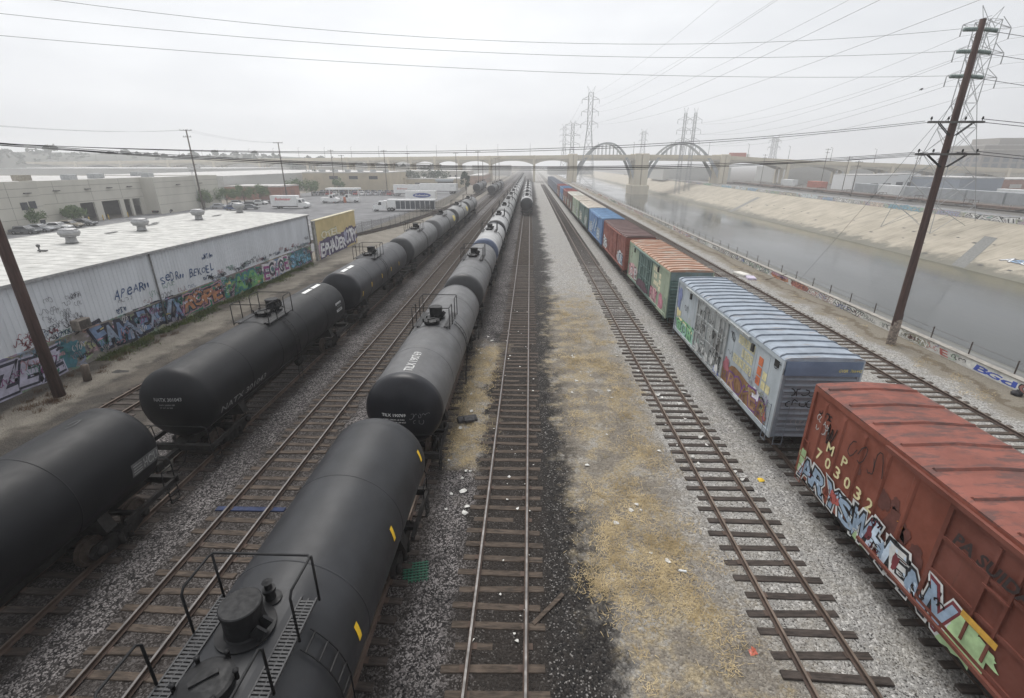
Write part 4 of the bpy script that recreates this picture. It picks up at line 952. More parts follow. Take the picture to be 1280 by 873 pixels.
for x, y in ((-35.6, 35.9), (-35.6, 43.0), (-36.2, 51.9), (-36.4, 60.0)):
    mb = MB(); z0 = 6.0 + (XW - x) * .045
    mb.lathe([(.42, z0), (.36, z0 + .1), (.33, z0 + .38), (.36, z0 + .42)], 18, 'z', (x, y, 0))
    pr = [(.35, z0 + .42)] + [(.46 + .24 * sin(pi * a / 8), z0 + .46 + .62 * a / 8) for a in range(9)] + [(.1, z0 + 1.1)]
    mb.lathe(pr, 20, 'z', (x, y, 0)); 
    for q in range(20):
        a = q * pi / 10; mb.bar((x + .56 * cos(a), y + .56 * sin(a), z0 + .5), (x + .56 * cos(a + .15), y + .56 * sin(a + .15), z0 + 1.02), .02, .3)
    mb.build('roof_ventilator', VG, wh)
mb = MB(); mb.tube([(-34.5, 32.2, 6.2), (-34.5, 32.2, 6.65)], .05, 8); mb.lathe([(.1, 6.6), (.12, 6.75), (.02, 6.8)], 8, 'z', (-34.5, 32.2, 0)); mb.box(-34.9, -34.3, 32.4, 32.6, 6.26, 6.34)
for x, y, l in ((-37, 40.5, 1.2), (-37.6, 46, 1.4), (-38.2, 47.5, .9), (-36.8, 55, 1.6)): mb.box(x, x + .25, y, y + l, 6.0 + (XW - x) * .045, 6.03 + (XW - x) * .045)
mb.build('roof_pipe', M('pipe_dark', (.13, .13, .13), .7), wh)
ac = thing('air_conditioner', 'small rusty box air conditioner hung on the white wall above the graffiti', 'air conditioner', (XW, 27.2, 2.35))
mb = MB(); mb.bbox(.01, .55, -.45, .45, 0, .62, .03); mb.build('casing', M('ac_casing', (.22, .19, .165), .7, .3, 4.), ac)
mb = MB()
for k in range(8): mb.box(.552, .57, -.38, .38, .06 + k * .065, .09 + k * .065)
mb.build('grille', IRONB, ac); mb = MB(); mb.bar((.0, -.3, -.3), (.5, -.3, 0), .04); mb.bar((.0, .3, -.3), (.5, .3, 0), .04); mb.build('bracket', IRONB, ac)
wm = plane_map((XW, 0, 0), (0, 1, 0), (1, 0, 0))
NAVY = paint((.03, .07, .17))
mb = MB(); q = random.Random(4)
for a_ in (('APeAR"', 30.4, 3.3, 3.2, .70, 0, 3, .02, .0, .03), ('SeDR"', 34.75, 3.35, 2.6, .66, 0, 4, .02, .0, .02), ('BEKOEL', 37.9, 3.1, 3.3, .62, 0, 5, .02, .0), ('"MTA"', 39.9, 4.25, 1.5, .45, 0, 6, .02, .01)): mb = MB(); hand(mb, wm, *a_); mb.build('tag_lettering', NAVY, wh)
mb = MB()
for k in range(26): scribble(mb, wm, 25.1 + q.uniform(0, 2.6), 2.6 + q.uniform(0, 1.9), .55, .35, 0, .02, 100 + k, 3, .02)
for k in range(70):
    y = q.uniform(22, 60.5); scribble(mb, wm, y, 2.15 + q.uniform(0, .45) * (1 if q.random() < .8 else 2.), q.uniform(.5, 1.4), q.uniform(.25, .5), q.choice((0, 0, 1, 2, 3)), q.uniform(.025, .06), 200 + k, q.randint(3, 6), .02)
mb.build('tag_scrawl', [paint((.06, .06, .08)), paint((.28, .07, .09)), paint((.05, .10, .2)), paint((.10, .26, .18))], wh)
mb = MB(); S1, S2, S3 = paint((.15, .215, .34)), paint((.24, .29, .38)), paint((.03, .03, .05))
bm_ = plane_map((XW + .0, 0, 0), (0, 1, 0), (1, 0, 0))
LIL = paint((.40, .385, .48)); OR2 = paint((.38, .17, .085)); GR2 = paint((.14, .33, .12)); GRD = paint((.03, .20, .12)); CYA = paint((.16, .40, .56)); MAG = paint((.26, .06, .20))
ms = [S1, S2, S3, LIL, OR2, GR2, GRD, CYA, MAG, paint((.60, .58, .6)), paint((.40, .22, .26)), paint((.05, .16, .20)), paint((.42, .34, .16))]
graffiti(mb, bm_, 'ZEZ', 21.6, .25, 4.0, 1.65, 2, [3], 3, 3, .012, .13, .6)
blob(mb, bm_, 25.4, .3, 1.6, 1.6, 11, 3, .01, 24, .4); graffiti(mb, bm_, 'Q', 26., .5, 1.2, 1.2, 2, [12], 10, 12, .014, .09)
graffiti(mb, bm_, 'FAMNEX', 28.0, .45, 5.6, 1.55, 2, [0, 1], 2, 23, .012, .12, 1.3); graffiti(mb, bm_, 'CIX', 33.4, .5, 2.9, 1.7, 2, [0, 1], 2, 29, .012, .12, 1.2)
blob(mb, bm_, 36.1, .2, 6.0, 1.95, 6, 31, .01, 44, .12); graffiti(mb, bm_, 'ROPE', 36.5, .45, 5.0, 1.5, 2, [4], 10, 37, .016, .10, 1.2, 9)
graffiti(mb, bm_, 'VAMN', 42.2, .3, 6.2, 1.5, 11, [5], 6, 41, .012, .10, 1.2); blob(mb, bm_, 46, .25, 2.6, .9, 5, 55, .02, 24, .4)
blob(mb, bm_, 48.7, .1, 6.0, 1.95, 0, 61, .01, 40, .1); graffiti(mb, bm_, 'ECHOE', 49.0, .3, 5.5, 1.55, 9, [8, 2], 9, 43, .016, .07, 1.0)
blob(mb, bm_, 55., .3, 5.3, 1.8, 11, 63, .008, 40, .15); graffiti(mb, bm_, 'SMOEL', 55.1, .35, 5.2, 1.6, 11, [7], None, 47, .014, .09, 1.0, 9)
for k in range(150):
    y = q.uniform(21.6, 60.2); scribble(mb, bm_, y, q.uniform(.15, 1.75), q.uniform(.3, 1.3), q.uniform(.2, .7), q.choice((2, 2, 11, 9, 10, 6, 3, 8)), q.uniform(.02, .07), 500 + k, q.randint(2, 5), .031)
for k in range(90): blob(mb, bm_, q.uniform(22, 60), q.uniform(.2, 1.6), q.uniform(.2, .7), q.uniform(.15, .5), q.choice((2, 10, 11, 12, 6, 3, 2)), 300 + k, q.choice((.011, .011, .030)), 14, .5)
mb.build('graffiti_lettering', ms, wh)
# ------------------------------------------------------------------ yellow wall
yw = thing('yellow_wall', 'yellow plastered building end with white block graffiti along its foot', 'wall')
YP = M('yellow_plaster', (.50, .40, .20), .85, .12, .6, rust=.68, rustcol=(.42, .36, .26)); mb = MB()
mb.box(-28.3, -27.9, 61.9, 76.6, 0, 5.05); mb.build('plaster_wall', [YP], yw)
mb = MB(); mb.box(-28.15, -27.85, 61.3, 61.88, 0, 5.1); mb.build('end_pier', M('grey_pier', (.25, .24, .22), .9), yw)
mb = MB(); mb.box(-28.38, -27.8, 61.86, 76.7, 5.053, 5.16); mb.build('coping', M('cream_coping', (.55, .50, .36), .85), yw)
ym_ = plane_map((-27.9, 0, 0), (0, 1, 0), (1, 0, 0)); mb = MB()
blob(mb, ym_, 61.8, .05, 14.6, 2.5, 1, 3, .004, 50, .08); graffiti(mb, ym_, 'EPHADER', 62.6, .2, 9.0, 2.0, 1, [0], 1, 3, .01, .10, .9); graffiti(mb, ym_, 'COPY', 71.9, .4, 4.6, 2.2, 1, [0], 1, 5, .01, .10, .9)
graffiti(mb, ym_, 'OTEL', 63.5, 2.5, 6.5, 1.0, 2, [3], None, 8, .01, .04, .8); blob(mb, ym_, 61.9, .3, 1.1, 2., 4, 6, .012, 20, .3); blob(mb, ym_, 71.2, 1.0, 1.2, 1.6, 5, 8, .02, 20, .3)
mb.build('graffiti_lettering', [paint((.62, .62, .64)), paint((.08, .06, .13)), paint((.36, .34, .16)), paint((.60, .56, .44)), paint((.45, .32, .38)), paint((.30, .30, .42))], yw)

# ------------------------------------------------------------------ plants
def leaf_mat(name, c0, c1):
    if name in MATS: return MATS[name]
    m, nt, b = new_mat(name); v = coords(nt, world=True)
    c = mixc(nt, maprange(nt, noise(nt, v, .9, 4.), .3, .7), c0, c1); nt.links.new(c, b.inputs['Base Color']); b.inputs['Roughness'].default_value = .7; b.inputs['Specular IOR Level'].default_value = .3
    MATS[name] = m; return m
LEAF = leaf_mat('leaf_green', (.055, .095, .038), (.125, .18, .065)); LEAFD = leaf_mat('leaf_dark', (.025, .042, .025), (.05, .075, .04)); BARK = M('bark', (.11, .085, .065), .95, .3, 6., bump=.5)
def crown(mb, c, rad, h, n, leaf, seed, clumps=14):
    r = random.Random(seed); cl = []
    for k in range(clumps):
        a = r.uniform(0, 6.28); z = r.uniform(-.8, .95); q = sqrt(max(0, 1 - z * z)) * r.uniform(.45, .85)
        cl.append((c[0] + rad * q * cos(a), c[1] + rad * q * sin(a), c[2] + h / 2 * z * .8, rad * r.uniform(.25, .48)))
    for i in range(n):
        x, y, z, s = cl[i % clumps]
        p = Vector((r.gauss(0, 1), r.gauss(0, 1), r.gauss(0, .8))); p = p.normalized() * s * r.uniform(.5, 1.08)
        o = Vector((x, y, z)) + p; a = Vector((r.gauss(0, 1), r.gauss(0, 1), r.gauss(0, 1))).normalized() * leaf * r.uniform(.6, 1.3); b = a.orthogonal().normalized() * leaf * r.uniform(.4, .8)
        mb.add([o - a, o + b, o + a, o - b], [(0, 1, 2, 3)])
    return cl
def tree(label, x, y, h, rad, n=900, leaf=.22, seed=1, mat=None, group=None, z0=0., trunk=.16, low=.35, name='tree'):
    t = thing(name, label, 'tree', (x, y, z0), group=group)
    cr = MB(); cl = crown(cr, (0, 0, h * (1 + low) / 2), rad, h * (1 - low), n, leaf, seed)
    tr = MB(); tr.tube([(0, 0, -.1), (.03, 0, h * low * .6), (0, .05, h * low), (0, 0, h * .7)], [trunk, trunk * .8, trunk * .65, trunk * .25], 8)
    for x_, y_, z_, s in cl[:7]: tr.tube([(0, 0, h * low * .9), (x_ * .5, y_ * .5, (h * low + z_) / 2), (x_, y_, z_)], [trunk * .5, trunk * .3, trunk * .1], 5)
    tr.build('trunk', BARK, t); cr.build('crown', mat or LEAF, t); return t
gTr = 'young street trees by the cream warehouse'
for i, (x, y, h, r_, lb) in enumerate(((-95, 89.5, 4.0, 2.4, 'round young tree by the parked cars under the cream warehouse windows'), (-94.8, 97.6, 4.0, 2.2, 'spreading young tree just before the dark loading bays'), (-93, 137, 4.6, 2.6, 'small dark tree behind the mid yard utility pole'), (-91, 144.5, 5.0, 2.9, 'tree second in the row past the mid yard utility pole'), (-90, 152, 5.6, 3.2, 'taller tree third in the row past the mid yard utility pole'), (-86.5, 155, 5.4, 2.9, 'tree ending the row, next to the low brick building'))):
    tree(lb, x, y, h, r_, 2000, .17, i + 3, group=gTr)
tree('bushy tree beyond the brick building', -91, 188, 6.0, 4.2, 900, .3, 21); tree('dark bushy tree right beside the brick building gable', -86, 192, 5.5, 3.6, 800, .3, 22)
tree('small light green tree before the long tan building', -80, 205, 6.5, 2.6, 700, .28, 23); tree('tall dark conifer like tree by the end of the yard fence', -26.5, 206, 9.2, 2.1, 900, .35, 24, LEAFD, low=.12)
for i, (x, y) in enumerate(((-62, 262), (-54, 266), (-47, 262), (-118, 268), (-108, 272))): tree('hazy tree behind the tan buildings, %s' % ('beside the far poles', 'in the middle of its clump', 'beside the canopy roof', 'behind the long tan roof', 'at the outer end of the long roof')[i], x, y, 8.2, 4.5, 500, .5, 30 + i, LEAFD, 'tree belt behind the tan buildings')
# green weeds against the block base, dry tufts by the tracks
mb = MB(); q = random.Random(12); GRS_ = leaf_mat('weed_green', (.05, .075, .02), (.11, .13, .04))
for k in range(9000):
    y = q.uniform(27.5, 60) ; w_ = .9 + .5 * sin(y * .9) + .3 * sin(y * 2.3); x = XW + .1 + abs(q.gauss(0, .55)) * w_
    if y > 56 and q.random() < .6: continue
    h = q.uniform(.08, .34) * max(.3, 1 - (x - XW) * .35); a = q.uniform(0, 6.28); dx, dy = cos(a) * .035, sin(a) * .035; bx, by = q.gauss(0, .08), q.gauss(0, .08)
    mb.add([(x - dx, y - dy, 0), (x + dx, y + dy, 0), (x + bx, y + by, h)], [(0, 1, 2)])
tag(mb.build('weed_strip', GRS_), 'strip of green weeds growing along the foot of the graffiti wall', 'weeds', kind='stuff')
mb = MB(); DRY = leaf_mat('dry_grass', (.30, .225, .115), (.58, .46, .27))
cl = []
for _ in range(46):
    a_, b_ = q.uniform(2.4, 6.0), q.uniform(7.5, 44)
    cl += [(a_ + q.gauss(0, .45), b_ + q.gauss(0, .9)) for _ in range(q.randint(4, 12))]
cl = cl + [(q.uniform(-3.7, -2.0), q.uniform(17, 31)) for _ in range(95)] + [(q.uniform(24.5, 27.6), q.uniform(24, 60)) for _ in range(25)]
for cx_, cy_ in cl:
    sz = q.uniform(.08, .34)
    for k in range(int(55 * sz / .2)):
        x, y = cx_ + q.gauss(0, sz), cy_ + q.gauss(0, sz); a = q.uniform(0, 6.28); L = q.uniform(.06, .26); w_ = .009
        dx, dy = cos(a), sin(a); h = q.uniform(.01, .12)
        mb.add([(x - dy * w_, y + dx * w_, .005), (x + dy * w_, y - dx * w_, .005), (x + dx * L, y + dy * L, h)], [(0, 1, 2)])
tag(mb.build('dry_grass', DRY), 'straw coloured dry grass tufts on the open ground between the tracks', 'dry grass', kind='stuff')
mb = MB(); BR_ = leaf_mat('brown_weed', (.09, .055, .035), (.16, .10, .06))
for cx_, cy_ in [(q.uniform(-27.9, -25.2), q.uniform(19, 26)) for _ in range(22)] + [(q.uniform(-27.9, -26.5), q.uniform(26, 33)) for _ in range(10)]:
    for k in range(60):
        x, y = cx_ + q.gauss(0, .16), cy_ + q.gauss(0, .16); a = q.uniform(0, 6.28); h = q.uniform(.05, .3)
        mb.add([(x - .012, y, 0), (x + .012, y, 0), (x + cos(a) * .12, y + sin(a) * .12, h)], [(0, 1, 2)])
tag(mb.build('brown_weeds', BR_), 'brown dead weeds around the foot of the big leaning looking pole', 'weeds', kind='stuff')

# ------------------------------------------------------------------ utility poles
WOODR = M('pole_redwood', (.062, .034, .028), .85, .4, 1.4, bump=.35, stretch=(6, 6, .5), bscale=9.)
WOODG = M('pole_grey_brown', (.10, .078, .062), .9, .3, 1.4, bump=.3, stretch=(6, 6, .5), bscale=9.)
ARMW = M('crossarm_wood', (.10, .095, .09), .9, .3, 3.); GLASS = M('insulator_glass', (.20, .25, .235), .25, .2, 8., spec=.7)
def insul(mb, p, s=1.):
    x, y, z = p; mb.lathe([(.02 * s, z), (.02 * s, z + .08 * s), (.06 * s, z + .09 * s), (.06 * s, z + .15 * s), (.04 * s, z + .17 * s), (.05 * s, z + .22 * s), (.01, z + .25 * s)], 8, 'z', (x, y, 0))
def arm(t, z, L, c=(0, 0), n=4, braces=True, w=.12):
    a = MB(); a.bar((c[0] - L / 2, c[1] - .2, z), (c[0] + L / 2, c[1] - .2, z), w, w); a.build('crossarm', ARMW, t)
    if braces:
        b_ = MB()
        for s in (-1, 1):
            for dy in (-.27, -.13): b_.bar((c[0] + s * .18, c[1] + dy, z - .75), (c[0] + s * min(1.15, L * .3), c[1] + dy, z - .06), .03, .05)
        b_.build('brace', IRONB, t)
    i_ = MB()
    for k in range(n): insul(i_, (c[0] - L / 2 + .15 + (L - .3) * k / (n - 1), c[1] - .2, z + w / 2))
    i_.build('insulator', IRONB, t)
rp = thing('utility_pole', 'tall reddish wooden pole with glass insulators standing by the river wall', 'utility pole', (25.95, 32.5, 0))
mb = MB(); mb.tube([(0, 0, -.2), (-.05, 0, 3), (-.13, 0, 8), (-.2, 0, 13), (-.3, 0, 19.8)], [.27, .25, .22, .2, .155], 16); mb.build('pole', WOODR, rp)
mb = MB(); mb.lathe([(.285, -.1), (.285, 1.7), (.27, 1.9)], 16, 'z', (0, 0, 0), caps=False); mb.build('weathered_base', M('pole_scaled_paint', (.22, .18, .15), .95, .6, 7.), rp)
arm(rp, 14.45, 3.3, (-.24, 0), 4); arm(rp, 12.64, 3.8, (-.2, 0), 5)
for z in (19.3, 18.2, 16.93):
    mb = MB()
    for s in (-1, 1):
        for k in range(7):
            x0 = -.28 + s * (.22 + k * .105); zz = z - (0 if s < 0 else .012 * k)
            mb.lathe([(.03, min(x0, x0 + s * .1)), (.12, min(x0, x0 + s * .1) + .03), (.125, min(x0, x0 + s * .1) + .06), (.03, min(x0, x0 + s * .1) + .1)], 12, 'x', (0, 0, zz))
    mb.build('insulator_string', GLASS, rp)
lp = thing('utility_pole', 'thick reddish brown wooden pole beside the warehouse graffiti, its top out of view', 'utility pole', (-26.0, 22.6, 0))
mb = MB(); mb.tube([(0, 0, -.2), (.02, 0, 6), (.0, 0, 13), (0, 0, 19.8)], [.28, .25, .22, .16], 16); mb.build('pole', WOODR, lp)
arm(lp, 14.5, 3.4, (0, 0), 4); arm(lp, 12.95, 3.6, (0, 0), 5)
st = MB(); st.tube([(0, 0, -.1), (.05, 0, .5), (.1, .02, 1.0)], [.21, .2, .19], 10); o = st.build('stump', WOODG); o.location = (-26.2, 24.6, 0); tag(o, 'short dark wooden post stub beside the thick brown pole', 'stump')
def small_pole(label, x, y, h, arms, r_=.16, mat=None, lean=0):
    t = thing('utility_pole', label, 'utility pole', (x, y, 0)); mb = MB(); mb.tube([(0, 0, 0), (lean, 0, h)], [r_ * 1.25, r_ * .8], 8); mb.build('pole', mat or WOODG, t)
    for z, L in arms: arm(t, z, L, (lean * z / h, 0), 4, False, .14)
    return t
small_pole('tall wooden pole with three crossarms rising behind the warehouse roof', -90.8, 133, 20.4, ((20.2, 3.3), (18.6, 2.2), (10.9, 3.6)), .2)
small_pole('wooden pole with one top crossarm behind the white box van', -85.2, 170, 18.7, ((18.5, 3.3),), .2)
for x, y, h, lb in ((-87, 219, 17.6, 'plain far pole before the long tan building'), (-85.2, 226, 15.6, 'thinner far pole close to another one by the tan building'), (-64.2, 221, 17.5, 'far pole at the edge of the truck yard'), (-69.5, 285, 17.5, 'hazy far pole in line with the tan canopy building'), (-36.5, 248, 17., 'far pole above the loading dock'), (-27, 262, 18, 'far pole next to the yard fence end'), (-17.5, 285, 15.5, 'far pole by the dark tank cars'), (-23.5, 250, 13.5, 'short far pole beside the tall dark tree'), (-20.5, 300, 15, 'faint pole past the dark tank cars')):
    small_pole(lb, x, y, h, ((h - .4, 2.6),), .15)
for x, y, h, lb in ((-93, 135, 10.2, 'slim grey lamp post near the mid yard utility pole'), (-97.5, 141, 10, 'slim grey lamp post at the far corner of the cream warehouse')):
    t = thing('street_lamp', lb, 'street lamp', (x, y, 0)); mb = MB(); mb.tube([(0, 0, 0), (0, 0, h)], [.1, .06], 8); mb.build('post', VG, t); mb = MB(); mb.bbox(-.5, .5, -.25, .25, h, h + .22, .05); mb.build('lamp_head', VG, t)
# ------------------------------------------------------------------ buildings of the yard
CREAM = M('tilt_up_cream', (.50, .48, .42), .85, .08, .25, rust=.72, rustcol=(.40, .38, .33), stretch=(1, 1, .3)); CREAMD = M('reveal_shadow_line', (.25, .24, .21), .9)
DARKW = M('window_glass_dark', (.03, .035, .045), .15, .2, 2.); DOCK = M('dock_dark', (.07, .065, .06), .9); ROOFL = roof_paint('flat_roof_pale', (.50, .49, .47), (.38, .37, .36), .5, (.3, .3, 1)); TANW = M('tan_stucco', (.42, .36, .26), .85, .1, .3); BRICK = M('brick_red_brown', (.27, .125, .085), .9, .2, .8)
cw = thing('warehouse', 'big cream concrete warehouse with loading bays, windows and dark wall lights', 'warehouse')
mb = MB(); F = -97.
def wallseg(x, y0, y1, z0, z1): mb.box(x - .4, x, y0, y1, z0, z1)
wallseg(F + 2.5, 20, 92.0, 0, 8.95); mb.box(F - .4, F + 2.1, 91.6, 91.99, 0, 8.93)
wallseg(F, 92., 102.4, 0, 8.8)
wallseg(F, 102.4, 120.5, 4.0, 8.8)
for a, b_ in ((106., 107.9), (112.9, 114.1), (116., 116.7), (119.1, 120.5)): wallseg(F, a, b_, 0, 4.0)
mb.box(F - .38, F + 3.1, 120.52, 120.9, 0, 8.8); wallseg(F + 3.5, 120.52, 146, 0, 8.8); mb.box(F - 70, F + 3.1, 145.6, 145.98, 0, 8.8)
mb.build('wall', CREAM, cw)
mb = MB(); mb.box(F - 10, F - 7, 100, 121, 0, 4.2); mb.build('dock_interior', DOCK, cw)
mb = MB()
for z in (2.2, 4.3, 6.2, 7.6):
    mb.box(F + 2.5, F + 2.53, 20, 91.9, z, z + .07); mb.box(F + 3.5, F + 3.53, 120.6, 145.9, z, z + .07)
    if z > 4.2: mb.box(F, F + .03, 92.1, 120.4, z, z + .07)
    else: mb.box(F, F + .03, 92.1, 100.9, z, z + .07)
for y in (50, 62, 74, 86): mb.box(F + 2.5, F + 2.52, y, y + .05, 0, 8.9)
for y in (97.5, 106, 114): mb.box(F, F + .02, y, y + .05, 4.3, 8.7)
mb.build('wall_reveal', CREAMD, cw)
for y, z in ((87.6, 3.85), (89.2, 3.95), (78, 3.9), (79.6, 3.9)):
    mb = MB(); mb.box(F + 2.51, F + 2.56, y, y + 1.35, z, z + 1.4); f = mb.build('window', M('window_frame_dark', (.08, .08, .08), .6), cw); mb = MB(); mb.box(F + 2.562, F + 2.58, y + .07, y + .64, z + .07, z + 1.33); mb.box(F + 2.562, F + 2.58, y + .71, y + 1.28, z + .07, z + 1.33); mb.build('pane', DARKW, f)
mb = MB(); mb.box(F + 2.51, F + 2.6, 90.2, 91.2, .9, 1.8); mb.build('window', DARKW, cw)
for y, x in ((88.8, F + 2.5), (97.2, F), (104.5, F), (110.2, F), (116, F), (128, F + 3.5), (137, F + 3.5)):
    mb = MB(); mb.box(x + .02, x + .5, y, y + 1.2, 6.75, 6.9); mb.build('wall_light', M('lamp_housing_dark', (.05, .05, .05), .6), cw)
mb = MB(); mb.box(F - 70, F + 2.05, 20, 92, 8.6, 8.7); mb.box(F - 70, F - .42, 92.1, 120.4, 8.5, 8.6); mb.box(F - 70, F + 3.05, 121, 145.5, 8.5, 8.6); mb.build('roof', ROOFL, cw)
mb = MB(); mb.box(F + .0, F + 1.4, 90.0, 92.5, 8.96, 10.0); mb.build('roof_unit', M('unit_tan', (.30, .27, .22), .8), cw)
for k, (x, y) in enumerate(((-105, 108), (-110, 121), (-104, 130), (-115, 140), (-107, 117))):
    mb = MB(); mb.bbox(x, x + 2.2, y, y + 2., 8.61, 9.7, .05); mb.build('roof_unit', M('unit_grey', (.33, .34, .34), .7), cw)
for y, bl in ((102.6, 'beside the young tree'), (106.2, 'near side of first pier'), (107.7, 'far side of first pier'), (113.2, 'by the narrow bays')):
    b_ = MB(); b_.lathe([(.11, 0), (.11, 1.1), (.08, 1.16), (.01, 1.18)], 10, 'z'); o = b_.build('bollard', M('bollard_yellow', (.62, .42, .08), .6)); o.location = (F + .8, y, 0); tag(o, 'yellow bollard at the loading bays of the cream warehouse, ' + bl, 'bollard', 'loading bay bollards')
def block(name, label, x0, x1, y0, y1, h, wall, roof=None, details=None, cat='building'):
    t = thing(name, label, cat, (x0, y0, 0)); W, D = x1 - x0, y1 - y0
    mb = MB(); mb.box(0, W, 0, D, 0, h); mb.build('wall', wall, t)
    mb = MB(); mb.box(.4, W - .4, .4, D - .4, h + .003, h + .08); mb.box(-.08, W + .08, -.08, D + .08, h - .35, h - .02); mb.build('roof', roof or ROOFL, t)
    if details: details(t, W, D, h)
    return t
def win_front(n, z0, z1, w_, x0=.06, x1=.94, mat=None, side='y'):
    def f(t, W, D, h):
        for k in range(n):
            c = W * (x0 + (x1 - x0) * (k + .5) / n); mb = MB(); mb.box(c - w_ / 2, c + w_ / 2, -.03, -.003, z0, z1); mb.build('window', mat or DARKW, t)
    return f
def brick_d(t, W, D, h):
    for a in (.25, .6): mb = MB(); mb.box(W * a, W * a + 4.5, -.04, -.004, 0, 3.0); mb.build('door', M('brick_door', (.2, .1, .08), .8), t)
    mb = MB(); mb.box(W + .003, W + .04, 1.5, 5, 0, 3); mb.box(W + .003, W + .04, 7, 10, 0, 3); mb.build('door', M('brick_door', (.2, .1, .08), .8), t)
block('brick_building', 'low brick building with a flat pale roof behind the row of young trees', -107, -87, 170, 184, 4.6, BRICK, ROOFL, brick_d)
def tan_d(t, W, D, h):
    win_front(3, 5.2, 6.6, 4.0, .25, .95)(t, W, D, h)
    for k in range(6): mb = MB(); mb.bbox(6 + k * 6, 8.2 + k * 6, 5, 7, h + .09, h + 1.1, .05); mb.build('roof_unit', M('unit_grey', (.33, .34, .34), .7), t)
block('building', 'long tan building with three dark strip windows beyond the parked cars', -104, -64.7, 225, 262, 8.2, TANW, ROOFL, tan_d)
def tan2(t, W, D, h):
    mb = MB(); mb.box(16, 25, -4, -.01, h - .6, h - .2); mb.box(16, 25, -4, -3.9, h - 1.3, h - .61); mb.build('dock_canopy', M('canopy_grey_blue', (.34, .37, .40), .6), t)
    mb = MB(); mb.box(16.3, 24.6, -.06, -.004, .2, h - 1.4); mb.build('dock_door', DOCK, t)
    for k, (a, b_) in enumerate(((1.5, 3.), (4.5, 12.5), (12.9, 15.))): mb = MB(); mb.box(a, b_, -.05, -.004, .1, 2.6 if k == 1 else 2.); mb.build('door', DOCK, t)
    mb = MB(); mb.box(-11, -.02, -3, 12, 0, h + .4); mb.build('wing', TANW, t)
block('building', 'low tan stucco building with a canopied loading dock behind the truck trailers', -64, -35.5, 256, 285, 4.6, TANW, ROOFL, tan2)
def brk2(t, W, D, h):
    for k in range(8): mb = MB(); mb.box(W + .003, W + .03, 3 + k * 8, 6 + k * 8, 1.2, 3.0); mb.build('window', DARKW, t)
block('brick_building', 'pinkish brick shed running along the far siding', -36, -27.5, 290, 370, 5.4, M('brick_pink', (.33, .22, .17), .9, .15, .6), ROOFL, brk2)
block('building', 'pale building with small dark windows behind the low tan one', -80, -38, 310, 336, 7.6, M('wall_pale', (.46, .44, .40), .85, .1), ROOFL, win_front(7, 3.6, 5.2, 1.6, .3, .95))
block('building', 'wide pale roofed hall behind the brick building', -170, -108, 172, 330, 7.8, M('wall_pale_grey', (.44, .44, .42), .85, .1), ROOFL)
block('building', 'very wide hazy hall at the foot of the wooded hill', -330, -180, 300, 370, 9., M('wall_pale_grey', (.44, .44, .42), .85, .1), M('roof_far_grey', (.42, .42, .41), .7), win_front(14, 2, 4, 4.))
block('building', 'hazy hall with a white roof in front of the viaduct', -175, -95, 400, 425, 9.5, M('wall_pale', (.46, .44, .40), .85, .1), M('white_roof_far', (.55, .55, .54), .7))
for i, (x, y, w_, d_, h, c) in enumerate(((-400, 386, 50, 20, 9, .4), (-330, 425, 50, 10, 10, .5), (-262, 428, 40, 10, 11, .45), (-180, 430, 50, 20, 11, .42), (-110, 470, 46, 30, 10, .45), (-60, 520, 40, 30, 10, .5), (20, 560, 50, 30, 8, .4))):
    block('building', 'hazy far building in the town under the hill, %s' % ('outermost one', 'with the brightest walls', 'between two similar halls', 'seen above the viaduct end', 'seen through the viaduct arches', 'behind the brick shed', 'past the tank cars')[i], x, x + w_, y, y + d_, h, M('wall_far_%d' % int(c * 100), (c, c * .98, c * .94), .85, .1))

# ------------------------------------------------------------------ vehicles
TYRE = M('tyre', (.02, .02, .02), .9); CARGLASS = M('car_glass', (.02, .024, .03), .1, .1); LAMPW = M('headlamp', (.6, .6, .58), .2); LAMPR = M('tail_lamp', (.3, .02, .02), .3); RIM = M('rim', (.3, .3, .31), .4, metal=.6); TRIM = M('trim_dark', (.025, .025, .025), .7)
def carpaint(n, c): return M('car_paint_' + n, c, .3, .06, 1., coat=.6)
def vwheel(parent, x, y, r_=.33, w_=.22):
    mb = MB(); s = 1 if y > 0 else -1
    mb.lathe([(r_ * .6, -w_ / 2), (r_ * .95, -w_ / 2), (r_, -w_ / 3), (r_, w_ / 3), (r_ * .95, w_ / 2), (r_ * .6, w_ / 2)], 16, 'y', (x, y, r_)); o = mb.build('wheel', TYRE, parent)
    mb = MB(); mb.lathe([(r_ * .62, -.02), (r_ * .5, .03), (.04, .05)] if s > 0 else [(.04, -.05), (r_ * .5, -.03), (r_ * .62, .02)], 14, 'y', (x, y + s * w_ * .42, r_)); mb.build('rim', RIM, o)
